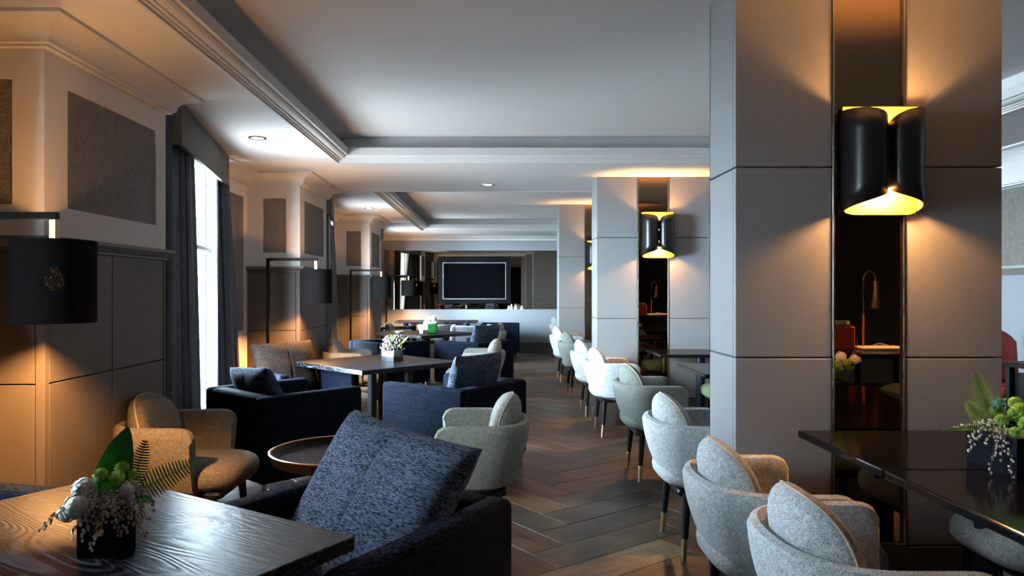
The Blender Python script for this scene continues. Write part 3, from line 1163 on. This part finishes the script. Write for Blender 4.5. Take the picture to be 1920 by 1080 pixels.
place_nav(-1.76, 2.22, radians(-15), 'black-looking navy armchair by the nearest wall pier, mostly hidden by the oak table')


# cushions -----------------------------------------------------------------------------
def cushion_mesh(w, h, tk, seed):
    rnd = random.Random(seed)
    p1, p2, p3 = (rnd.uniform(0, 6) for _ in range(3))

    def f(u, v_, sgn):
        a, c = u * 2 - 1, v_ * 2 - 1
        pin = 1 - .06 * (1 - c * c) * 1.0
        pin2 = 1 - .05 * (1 - a * a)
        y = a * w / 2 * pin
        z = c * h / 2 * pin2
        d_ = tk / 2 * ((1 - a ** 4) * (1 - c ** 4)) ** .5
        d_ += .005 * sin(7 * a + p1 + 2 * c) * (1 - a * a) * (1 - c * c) + .004 * sin(9 * c + p2 + 3 * a) * (1 - a * a) * (1 - c * c)
        d_ -= .010 * math.exp(-(a / .03) ** 2) * (1 - c * c) ** .5      # centre seam
        return (sgn * max(d_, .002), y, z)
    m_ = MB()
    m_.grid(lambda u, v_: f(u, v_, 1), 49, 25)
    m_.grid(lambda u, v_: f(u, v_, -1), 49, 25)
    bmesh.ops.remove_doubles(m_.bm, verts=m_.bm.verts[:], dist=.0045)
    bmesh.ops.recalc_face_normals(m_.bm, faces=m_.bm.faces[:])
    return m_


def cushion(w, h, tk, loc, yaw, tilt, mat, label, seed=1, roll=0):
    o_ = cushion_mesh(w, h, tk, seed).obj('cushion', mat, None, smooth=True)
    o_.rotation_mode = 'XYZ'
    o_.matrix_world = Matrix.Translation(loc) @ Matrix.Rotation(yaw, 4, 'Z') @ Matrix.Rotation(tilt, 4, 'Y') @ Matrix.Rotation(roll, 4, 'X')
    tag(o_, label, 'cushion', 'loose armchair cushions')
    return o_


def cushion_on(ch, fwd, side, z, w, h, tk, tilt, mat, label, seed, dyaw=0, roll=0):
    a = ch.rotation_euler.z
    x = ch.location.x + fwd * cos(a) - side * sin(a)
    y = ch.location.y + fwd * sin(a) + side * cos(a)
    return cushion(w, h, tk, (x, y, z), a + dyaw, tilt, mat, label, seed, roll)


cushion_on(D1, -.13, .0, .662, .66, .62, .20, radians(-33), M['navy_cushion'], 'big navy slub cushion propped upright in the foreground armchair', 3, radians(-6), radians(-6))
cushion_on(D2, -.17, .03, .655, .54, .44, .17, radians(-24), M['navy_cushion'], 'grey-blue slub cushion slumped in the armchair beside the bright window', 5, 0, radians(-4))
cushion_on(D3, -.17, .0, .69, .55, .48, .18, radians(-16), M['navy_cushion'], 'dark navy cushion in the armchair behind the beige tub chair, seen from behind', 7)
cushion_on(D4, -.17, .0, .70, .62, .48, .18, radians(-20), M['brown_cushion'], 'wide dark brown cushion lit by the second arched lamp', 9)
cushion_on(D6, -.17, .0, .69, .55, .48, .18, radians(-16), M['navy_cushion'], 'navy cushion upright in the middle-group armchair by the aisle', 11)

# lounge tables ------------------------------------------------------------------------
TT = .75


def square_table(cx, cy, rot, w, d_, label, mat=None, topz=TT):
    t = thing('lounge_table', label, 'table', (cx, cy, 0), rot, 'square black lounge tables')
    MB().box(-w / 2, w / 2, -d_ / 2, d_ / 2, topz - .038, topz, .003, 2).obj('tabletop', mat or M['tabletop'], t)
    # inlaid border line
    f_ = MB()
    e = .022
    for (a, b_, c, d2) in ((-w / 2 + e, w / 2 - e, -d_ / 2 + e, -d_ / 2 + e + .002), (-w / 2 + e, w / 2 - e, d_ / 2 - e - .002, d_ / 2 - e),
                           (-w / 2 + e, -w / 2 + e + .002, -d_ / 2 + e, d_ / 2 - e), (w / 2 - e - .002, w / 2 - e, -d_ / 2 + e, d_ / 2 - e)):
        f_.box(a, b_, c, d2, topz - .001, topz + .0004)
    f_.obj('inlay_line', M['black_metal'], t)
    MB().box(-w / 2 + .30, w / 2 - .30, -d_ / 2 + .30, d_ / 2 - .30, topz - .075, topz - .038).obj('apron', M['black_wood'], t)
    for sx in (-1, 1):
        for sy in (-1, 1):
            x_, y_ = sx * (.20 if w < 1.5 else w / 2 - .2), sy * .20
            MB().box(x_ - .028, x_ + .028, y_ - .028, y_ + .028, 0, topz - .038, .003, 1).obj('leg', M['black_wood'], t)
    MB().box(-.27 if w < 1.5 else -w / 2 + .13, .27 if w < 1.5 else w / 2 - .13, -.27, .27, 0, .012, .003, 1).obj('foot_plate', M['black_metal'], t)
    return t


# foreground table: corner at (-.365,1.80)
ra = radians(-32.5)       # local +x axis direction of the table: (cos, sin)
wA, dA = 1.15, 1.10
ux = Vector((cos(ra), sin(ra)))
uy = Vector((-sin(ra), cos(ra)))
cnr = Vector((-.368, 1.90))
cA = cnr - ux * wA / 2 + -uy * dA / 2 + uy * 0
square_table(cA.x, cA.y, ra, wA, dA, 'black-stained oak table with open grain in the front, a flower box on it')
square_table(-1.06, 6.53, radians(-45), 1.08, 1.08, 'square black table with a dark flower cube, behind the navy armchairs')
square_table(-1.03, 10.88, radians(-45), 1.08, 1.08, 'square black table holding the clear green vase of white flowers')
square_table(-1.2, 15.08, 0, 1.7, .80, 'long black table farthest away before the mirror wall')

# round tray table ----------------------------------------------------------------------
tr_ = thing('tray_table', 'round dark tray table with a raised bright rim between the tub chairs', 'side table', (-.85, 3.92, 0))
MB().lathe([(.30, .475), (.345, .478), (.354, .495), (.362, .53), (.356, .534), (.348, .530), (.335, .500), (.315, .488), (0.001, .488)], 0, 0, 72, cap=False).obj('tray', M['tray_wood'], tr_, smooth=True)
MB().lathe([(.312, .486), (.312, .491)], 0, 0, 64).obj('tray_base', M['tabletop'], tr_)
MB().lathe([(.352, .528), (.364, .528), (.365, .533), (.358, .536), (.351, .533)], 0, 0, 72, cap=False).obj('rim', M['copper'], tr_, smooth=True)
MB().lathe([(.28, .455), (.30, .474), (.02, .474)], 0, 0, 48).obj('underside', M['black_wood'], tr_)
for k in range(3):
    a = k * 2 * pi / 3 + .4
    MB().tube([(.10 * cos(a), .10 * sin(a), .44), (.27 * cos(a), .27 * sin(a), 0)], .014, 10, r_end=.011).obj('leg', M['black_wood'], tr_, smooth=True)

# right-hand tables ----------------------------------------------------------------------
def side_table(x0, x1, y0, y1, label, topz=.79):
    t = thing('dining_table', label, 'table', ((x0 + x1) / 2, (y0 + y1) / 2, 0), 0, 'black dining tables beside the pillars')
    hx, hy = (x1 - x0) / 2, (y1 - y0) / 2
    MB().prism([(-hx, -hy), (hx, -hy), (hx, hy), (-hx + .035, hy), (-hx, hy - .035)] if label.endswith('corner') else [(-hx, -hy), (hx, -hy), (hx, hy), (-hx, hy)], topz - .03, topz, bev=.006).obj('tabletop', M['tabletop_plain'], t)
    MB().cyl(.02, 0, .02, topz - .03, .043, seg=28).obj('column_leg', M['column_steel'], t, smooth=True)
    MB().lathe([(.24, 0), (.24, .012), (.05, .022)], .02, 0, 40).obj('foot_plate', M['black_metal'], t, smooth=True)
    return t


side_table(1.316, 2.45, 2.445, 3.125, 'black dining table against the nearest pillar, holding the flower box')
side_table(1.316, 2.45, 1.745, 2.435, 'black dining table nearest the camera on the aisle side, butted to its neighbour')
side_table(1.515, 2.45, 5.18, 5.98, 'black dining table standing alone between the first two pillars')
side_table(1.555, 2.45, 6.75, 7.385, 'black dining table against the second pillar')
side_table(1.53, 2.45, 11.05, 11.70, 'black dining table against the third pillar')

# right far zone -------------------------------------------------------------------------
cn = thing('console_table', 'dark console table by the right wall with glasses on it', 'table', (4.0, 5.20, 0))
MB().box(-.30, .27, -.65, .06, .845, .88, .005).obj('tabletop', M['tray_wood'], cn)
for x_ in (-.26, .23):
    for y_ in (-.61, .02):
        MB().box(x_ - .02, x_ + .02, y_ - .02, y_ + .02, 0, .845).obj('leg', M['black_wood'], cn)
MB().box(-.24, .21, -.58, .0, .08, .80).obj('dark_filler_box', M['black_wood'], cn)  # added black block, stands for the darkness under the tabletop
rc = thing('bar_chair', 'red leather high chair behind the console table by the right wall', 'chair', (4.00, 5.60, 0), -pi / 2)
MB().box(-.19, .19, -.19, .19, .58, .66, .025, 3).obj('seat', M['red_leather'], rc, smooth=True)


def rb(u, v_):
    y_ = (u - .5) * .36
    return (-.17 - .03 * v_ + .12 * (y_ / .18) ** 2 * .3, y_, .66 + v_ * (.42 - .10 * (abs(y_) / .18) ** 3))


o = MB().grid(rb, 13, 8).obj('backrest', M['red_leather'], rc, smooth=True)
o.modifiers.new('thick', 'SOLIDIFY').thickness = .035
for x_ in (-.16, .16):
    for y_ in (-.16, .16):
        MB().tube([(x_, y_, .59), (x_ * 1.15, y_ * 1.15, 0)], .016, 8).obj('leg', M['black_wood'], rc, smooth=True)
for (x_, y_, gl) in ((3.80, 5.10, 'nearest the pillar'), (3.87, 5.20, 'toward the red chair'), (3.86, 4.98, 'nearest the camera')):
    g_ = MB().lathe([(.020, .880), (.024, .882), (.030, .94), (.028, .94), (.022, .888), (.001, .887)], x_, y_, 20, cap=False).obj('tumbler', M['glass'], None, smooth=True)
    tag(g_, 'small clear tumbler on the console table, the one ' + gl, 'glass', 'tumblers on the console table')

# buffet beside the camera, seen in the pillar mirrors ---------------------------------------
bf = thing('buffet_counter', 'dark buffet counter with a glossy top seen in the pillar mirrors', 'counter', (3.32, .05, 0))
MB().box(-.42, .42, -.45, .45, .84, .88, .004).obj('worktop', M['tabletop_plain'], bf)
MB().box(-.40, .40, -.43, .43, .10, .14, .003).obj('shelf', M['black_wood'], bf)
MB().box(-.40, .40, -.43, .43, .50, .53, .003).obj('shelf', M['tray_wood'], bf)
for x_ in (-.39, .39):
    for y_ in (-.42, .42):
        MB().box(x_ - .025, x_ + .025, y_ - .025, y_ + .025, 0, .84).obj('leg', M['black_wood'], bf)
hl = thing('heat_lamp', 'copper gooseneck heat lamp over the buffet, seen in the pillar mirrors', 'lamp', (3.23, .0, .88))
MB().lathe([(.07, 0), (.07, .012), (.02, .02)], 0, 0, 28).obj('base', M['copper'], hl, smooth=True)
pts = [(0, 0, .015), (0, 0, .3), (0, 0, .60)] + [(.055 - .055 * cos(a), 0, .60 + .085 * sin(a)) for a in [i * pi / 10 for i in range(1, 11)]]
MB().tube(pts, .008, 10).obj('gooseneck', M['copper'], hl, smooth=True)
MB().lathe([(.012, .60), (.024, .59), (.028, .50), (.040, .43), (.062, .36), (.085, .352), (.060, .358), (.036, .43), (.022, .50)], .11, 0, 32, cap=False).obj('shade', M['copper'], hl, smooth=True)
MB().lathe([(.02, .43), (.03, .40), (.02, .372), (.004, .365)], .11, 0, 14).obj('bulb', M['heat_bulb'], hl, smooth=True)
light('heat_lamp_glow', 'SPOT', (.11, 0, .352), 160, (1, .55, .22), .03, hl, spot_size=2.4, spot_blend=.5)
pt = thing('serving_platter', 'ivory serving platter with tongs under the heat lamp', 'platter', (3.36, .02, .88))
MB().box(-.20, .20, -.13, .13, .004, .022, .008, 2).obj('platter', M['porcelain'], pt)
MB().tube([(-.05, -.02, .03), (0, 0, .055), (.09, .02, .03)], .005, 8).obj('tongs', M['chrome'], pt, smooth=True)
cbx = thing('warming_box', 'dark red warming box at the end of the buffet counter', 'container', (3.03, -.02, .88))
MB().box(-.10, .09, -.10, .10, 0, .20, .012, 3).obj('body', M['red_leather'], cbx, smooth=True)
MB().box(-.09, .08, -.09, .09, .20, .212, .004).obj('lid', M['copper'], cbx)
for k in range(4):
    p_ = MB().lathe([(.04, 0), (.05, .002), (.085, .008), (.084, .010), (.05, .005), (.001, .004)], 3.03, -.02, 28, cap=False).obj('plate', M['porcelain'], None, smooth=True)
    p_.location = (0, 0, 1.093 + k * .008)
    tag(p_, 'small white plate on the red warming box, ' + ['bottom of the stack', 'second from the bottom of the stack', 'just under the top one', 'topmost of the stack'][k], 'plate', 'plates on the warming box')


# flowers ---------------------------------------------------------------------------------
def leaf_mb(length, width, bend, fold=.25):
    def f(u, v_):
        s = v_ * 2 - 1
        wd = width * sin(pi * min(1, u * .97 + .015)) ** .75 * (1 - .25 * u)
        a = bend * u
        x = length * (sin(a) / bend if abs(bend) > 1e-3 else u)
        z = length * ((1 - cos(a)) / bend if abs(bend) > 1e-3 else 0)
        return (x, s * wd / 2, z + abs(s) * fold * wd / 2 + .004 * sin(u * 18) * abs(s))
    return MB().grid(f, 16, 7)


def fern_mb(length, width, n_=18, bend=.5):
    m_ = MB()

    def pos(u):
        a = bend * u
        return Vector((length * sin(a) / bend, 0, length * (1 - cos(a)) / bend))
    m_.tube([pos(i / 10) for i in range(11)], .0018, 5, r_end=.0006)
    for i in range(n_):
        u = .12 + .87 * i / n_
        p = pos(u)
        wl2 = width / 2 * (sin(pi * (.16 + .84 * u) ** .8) ** .7 + .12)
        for s in (-1, 1):
            t_ = bmesh.new()
            w0 = length / n_ * .30
            a_ = [t_.verts.new(q) for q in (p + Vector((-w0, 0, 0)), p + Vector((w0, 0, 0)), p + Vector((w0 * 1.6, s * wl2 * .7, .002)), p + Vector((w0 * 1.5, s * wl2, -.003)), p + Vector((w0 * .2, s * wl2 * .7, .002)))]
            t_.faces.new(a_)
            m_._merge(t_)
    return m_


def mum_mb(r):
    m_ = MB()
    m_.ball((0, 0, 0), r * .62, 2)
    t_ = bmesh.new()
    N = 150
    for i in range(N):
        ph = math.acos(1 - 1.65 * (i + .5) / N)
        th = i * 2.39996
        d_ = Vector((sin(ph) * cos(th), sin(ph) * sin(th), cos(ph)))
        a = d_.orthogonal().normalized()
        b_ = d_.cross(a)
        base = d_ * r * .55
        w_ = r * .10
        tip = d_ * r * random.uniform(.92, 1.05)
        vs_ = [t_.verts.new(base + a * w_), t_.verts.new(base + b_ * w_), t_.verts.new(base - a * w_), t_.verts.new(base - b_ * w_)]
        vt = [t_.verts.new(tip + a * w_ * .6), t_.verts.new(tip + b_ * w_ * .6), t_.verts.new(tip - a * w_ * .6), t_.verts.new(tip - b_ * w_ * .6)]
        for k in range(4):
            t_.faces.new((vs_[k], vs_[(k + 1) % 4], vt[(k + 1) % 4], vt[k]))
        t_.faces.new(vt)
    m_._merge(t_)
    return m_


def white_mb(r, n_=44):
    m_ = MB()
    m_.ball((0, 0, 0), r * .80, 2)
    for i in range(n_):
        ph = math.acos(1 - 1.5 * (i + .5) / n_)
        th = i * 2.39996
        d_ = Vector((sin(ph) * cos(th), sin(ph) * sin(th), cos(ph)))
        c = d_ * r * random.uniform(.75, 1.0)
        rot = d_.to_track_quat('Z', 'Y').to_matrix().to_4x4()
        for k in range(4):
            a = k * pi / 2 + i
            o_ = rot @ Vector((cos(a) * r * .14, sin(a) * r * .14, 0))
            m_.ball(c + o_, r * .165, 1, (1, 1, .45), rot)
    return m_


def bud_spray(start, end, sag, n_=22, r=.0045):
    """A drooping stem with little urn-shaped buds; returns (stem MB, buds MB)."""
    s, e = Vector(start), Vector(end)
    pts_ = []
    for i in range(9):
        k = i / 8
        p = s.lerp(e, k)
        p.z += sag * 4 * k * (1 - k)
        pts_.append(p)
    st = MB().tube(pts_, .0016, 5, r_end=.0008)
    bd = MB()
    for i in range(n_):
        k = .22 + .78 * i / n_
        f_ = k * 8
        j = min(7, int(f_))
        p = pts_[j].lerp(pts_[j + 1], f_ - j)
        off = Vector((random.gauss(0, 1), random.gauss(0, 1), random.gauss(-.3, .8))).normalized() * r * 1.9
        bd.ball(p + off, r * random.uniform(.75, 1.1), 1, (1, 1, 1.35))
    return st, bd


def rotm(rx=0, ry=0, rz=0):
    return Matrix.Rotation(radians(rz), 4, 'Z') @ Matrix.Rotation(radians(ry), 4, 'Y') @ Matrix.Rotation(radians(rx), 4, 'X')


def add_at(mb_, name, mat, parent, loc, R=None, smooth=True, sc_=1):
    o_ = mb_.obj(name, mat, parent, smooth)
    o_.matrix_local = Matrix.Translation(loc) @ (R if R is not None else Matrix()) @ Matrix.Scale(sc_, 4)
    return o_


def vase_box(t, wx, wy, h, mat, th=.004):
    m_ = MB()
    m_.box(-wx / 2, wx / 2, -wy / 2, wy / 2, 0, .006, .001, 1)
    m_.box(-wx / 2, -wx / 2 + th, -wy / 2, wy / 2, .006, h).box(wx / 2 - th, wx / 2, -wy / 2, wy / 2, .006, h)
    m_.box(-wx / 2 + th, wx / 2 - th, -wy / 2, -wy / 2 + th, .006, h).box(-wx / 2 + th, wx / 2 - th, wy / 2 - th, wy / 2, .006, h)
    return m_.obj('vase', mat, t)


# front-left arrangement
random.seed(21)
fa_ = thing('flower_arrangement', 'flower arrangement with a tall green leaf in a black cube on the oak table', 'flowers', (-.985, 1.83, TT), radians(28))
vase_box(fa_, .128, .128, .115, M['black_glass'])
MB().box(-.062, .062, -.062, .062, .01, .105).obj('soil_foam', M['fern_dark'], fa_)
add_at(leaf_mb(.23, .095, .35), 'leaf', M['leaf'], fa_, (-.015, .01, .08), rotm(70, -72, 10))
add_at(fern_mb(.17, .055, 20, .3), 'fern_frond', M['fern_dark'], fa_, (.05, .02, .10), rotm(80, -75, 0))
add_at(fern_mb(.19, .075, 20, -.35), 'fern_frond', M['fern'], fa_, (.05, .0, .12), rotm(60, -24, 5))
add_at(leaf_mb(.09, .03, -.6), 'leaf', M['leaf'], fa_, (-.03, -.05, .12), rotm(30, 35, 205))
add_at(leaf_mb(.08, .025, -.3), 'leaf', M['leaf'], fa_, (.03, -.05, .135), rotm(40, 8, -15))
for (x_, y_, z_, r_) in ((.022, -.045, .178, .019), (-.014, -.035, .188, .018), (.034, -.01, .196, .018), (.058, -.01, .176, .013), (.0, -.05, .160, .012)):
    add_at(mum_mb(r_), 'green_flower', M['mum'], fa_, (x_, y_, z_), rotm(random.uniform(10, 50), random.uniform(-30, 30), 0))
for (x_, y_, z_, r_) in ((-.050, -.035, .158, .028), (-.062, -.055, .122, .032), (-.085, -.04, .105, .022), (.044, -.060, .146, .018), (.052, -.06, .128, .012)):
    add_at(white_mb(r_), 'white_flower', M['white_petal'], fa_, (x_, y_, z_), rotm(50, -20, 0))
for (s_, e_, g_) in (((0, -.03, .13), (-.03, -.11, .030), .03), ((0, -.03, .13), (.028, -.10, .045), .03), ((.02, -.03, .13), (.085, -.10, .035), .04),
                     ((-.02, -.03, .13), (-.14, -.09, .085), .02), ((0, -.03, .14), (-.06, -.10, .085), .02), ((.02, -.03, .14), (.11, -.06, .09), .03),
                     ((0, -.03, .14), (.02, -.09, .08), .03), ((0, -.03, .14), (-.01, -.10, .07), .03), ((.03, -.02, .14), (.08, -.06, .12), .03),
                     ((-.02, -.02, .14), (-.04, -.09, .11), .02), ((.0, -.03, .13), (-.015, -.105, .055), .03), ((.01, -.03, .13), (.045, -.10, .06), .03),
                     ((.02, -.03, .13), (.065, -.095, .07), .03), ((-.01, -.03, .13), (-.05, -.10, .055), .02), ((.0, -.03, .13), (.01, -.10, .10), .02), ((.03, -.03, .13), (.09, -.07, .07), .03)):
    st, bd = bud_spray(s_, e_, g_, 34, .0042)
    so_ = st.obj('bud_stem', M['stem'], fa_, True)
    bd.obj('buds', M['bud'], so_, True)

# right arrangement
random.seed(5)
fb_ = thing('flower_arrangement', 'flower arrangement of lime green pompons in a black box on the right table', 'flowers', (1.76, 2.44, .79), 0)
vase_box(fb_, .16, .25, .13, M['black_glass'])
MB().box(-.074, .074, -.12, .12, .01, .12).obj('soil_foam', M['fern_dark'], fb_)
for (x_, y_, z_, r_) in ((.0, -.06, .165, .034), (.07, -.10, .160, .036), (-.055, -.02, .17, .028), (.02, .0, .20, .034), (.09, -.03, .20, .036), (-.02, .05, .19, .030),
                         (.05, .06, .215, .030), (.11, .04, .22, .030), (-.06, -.09, .145, .022), (.13, -.10, .175, .034), (.15, .0, .20, .032), (.03, -.115, .14, .026), (.035, -.06, .19, .030), (-.01, -.02, .19, .030), (.10, -.07, .19, .030)):
    add_at(mum_mb(r_ * .80), 'green_flower', M['mum'], fb_, (x_, y_, z_), rotm(random.uniform(20, 60), random.uniform(-35, 20), 0))
for (x_, y_, z_) in ((.09, .02, .25), (.16, .03, .235)):
    add_at(white_mb(.030, 26), 'white_flower', M['white_petal'], fb_, (x_, y_, z_), rotm(30, 0, 0))
add_at(fern_mb(.20, .070, 26, .3), 'fern_frond', M['fern'], fb_, (-.05, .03, .15), rotm(80, -112, 0))
add_at(fern_mb(.13, .060, 20, .3), 'fern_frond', M['fern'], fb_, (-.06, .03, .14), rotm(80, -135, 0))
add_at(fern_mb(.22, .03, 24, .4), 'fern_frond', M['fern'], fb_, (-.05, .0, .14), rotm(60, -175, 0))
add_at(fern_mb(.18, .03, 24, .4), 'fern_frond', M['fern'], fb_, (.12, .0, .18), rotm(60, -55, 0))
for k in range(7):
    a = k * 2 * pi / 7
    add_at(leaf_mb(.055, .024, .9), 'leaf', M['succulent'], fb_, (-.035, .03, .195), rotm(0, -35, math.degrees(a)))
for k in range(8):
    a = k * 2 * pi / 8
    add_at(leaf_mb(.075, .018, .2), 'leaf', M['succulent'], fb_, (.03, -.135, .115), Matrix.Rotation(pi / 2 - .3, 4, 'X') @ Matrix.Rotation(a, 4, 'Z'))
for (s_, e_, g_) in (((-.03, 0, .14), (-.20, -.06, .06), .05), ((-.03, 0, .14), (-.15, -.10, .01), .05), ((-.04, 0, .14), (-.19, .02, .135), .02), ((-.04, -.02, .14), (-.10, -.13, .0), .05),
                     ((-.04, 0, .14), (-.11, -.10, .05), .05), ((-.02, 0, .15), (-.13, -.05, .09), .04), ((-.04, 0, .15), (-.16, .0, .09), .04), ((.03, -.13, .11), (.01, -.17, .02), .0),
                     ((.03, -.13, .11), (.05, -.17, .02), .0), ((.03, -.13, .11), (.10, -.17, .04), .01), ((-.03, .0, .15), (-.09, -.04, .12), .03)):
    st, bd = bud_spray(s_, e_, g_, 22, .0042)
    so_ = st.obj('bud_stem', M['stem'], fb_, True)
    bd.obj('buds', M['bud'], so_, True)

# table B arrangement
random.seed(9)
fc_ = thing('flower_arrangement', 'drooping heather-like flowers in a black cube on the second lounge table', 'flowers', (-.93, 6.55, TT), radians(-30))
vase_box(fc_, .14, .14, .10, M['black_glass'])
MB().box(-.064, .064, -.064, .064, .01, .09).obj('soil_foam', M['fern_dark'], fc_)
bdm = MB()
for i in range(46):
    a = i * 2.4
    rr = .05 + .09 * random.random()
    st, bd = bud_spray((0, 0, .17), (rr * cos(a) * 1.0, rr * sin(a), random.uniform(.06, .17)), .06, 9, .0075)
    so_ = bdm
    me = bpy.data.meshes.new('t')
    bd.bm.to_mesh(me)
    bdm.bm.from_mesh(me)
    bpy.data.meshes.remove(me)
    st.bm.free()
    bd.bm.free()
bo = bdm.obj('heather_sprays', M['heather'], fc_, True)
bo['kind'] = 'stuff'
for k in range(5):
    add_at(leaf_mb(.12, .05, .6), 'leaf', M['fern'], fc_, (.02, 0, .14), rotm(20, -50 + 12 * k, -60 + 40 * k))
add_at(fern_mb(.17, .06, 16, .4), 'fern_frond', M['fern'], fc_, (.04, 0, .14), rotm(40, -25, 10))

# table C: glass vase with a wrapped leaf and white roses
fd_ = thing('flower_arrangement', 'white flowers in a clear glass cube lined with green leaf on the middle table', 'flowers', (-.91, 10.62, TT), 0)
vase_box(fd_, .14, .14, .16, M['vase_glass'])
MB().box(-.062, .062, -.062, .062, .012, .14, .006).obj('wrapped_leaf', M['wrap_leaf'], fd_)
for (x_, y_, z_, r_) in ((-.05, 0, .20, .040), (.02, -.02, .22, .045), (.05, .01, .18, .035), (-.01, .03, .235, .035)):
    add_at(white_mb(r_, 22), 'white_flower', M['white_petal'], fd_, (x_, y_, z_), rotm(40, 0, 0))
for k in range(3):
    add_at(leaf_mb(.11, .06, .5), 'leaf', M['leaf'], fd_, (-.03, 0, .17), rotm(20, -60, 90 + 60 * k))
cup = MB().lathe([(.032, 0), (.036, .004), (.038, .06), (.034, .06), (.031, .008), (.001, .007)], -1.07, 10.65, 24, cap=False).obj('tealight_cup', M['porcelain'], None, smooth=True)
cup.location.z = TT
tag(cup, 'white tealight cup on the middle table beside the green vase', 'cup')
nb = MB().lathe([(.03, 0), (.035, .003), (.07, .035), (.066, .035), (.03, .008), (.001, .006)], -1.42, 10.7, 24, cap=False).obj('sugar_bowl', M['porcelain'], None, smooth=True)
nb.location.z = TT
tag(nb, 'low white bowl at the far corner of the middle table', 'bowl')

# white bottles on the dado ledge
for (px_, h_, bl) in ((.315, .085, 'first from the television, low'), (.375, .115, 'tallest of the four'), (.465, .10, 'third from the television'), (.60, .08, 'shortest and farthest from the television')):
    o = MB().lathe([(.028, 0), (.034, .004), (.036, h_ * .45), (.014, h_ * .62), (.012, h_ * .74), (.023, h_ * .82), (.022, h_ * .94), (.006, h_)], 0, 0, 20).obj('white_decanter', M['porcelain'], None, smooth=True)
    o.location = (px_, YB - .065, .967)
    tag(o, 'small white stoppered bottle on the mirror ledge, ' + bl, 'bottle', 'white bottles on the mirror ledge')
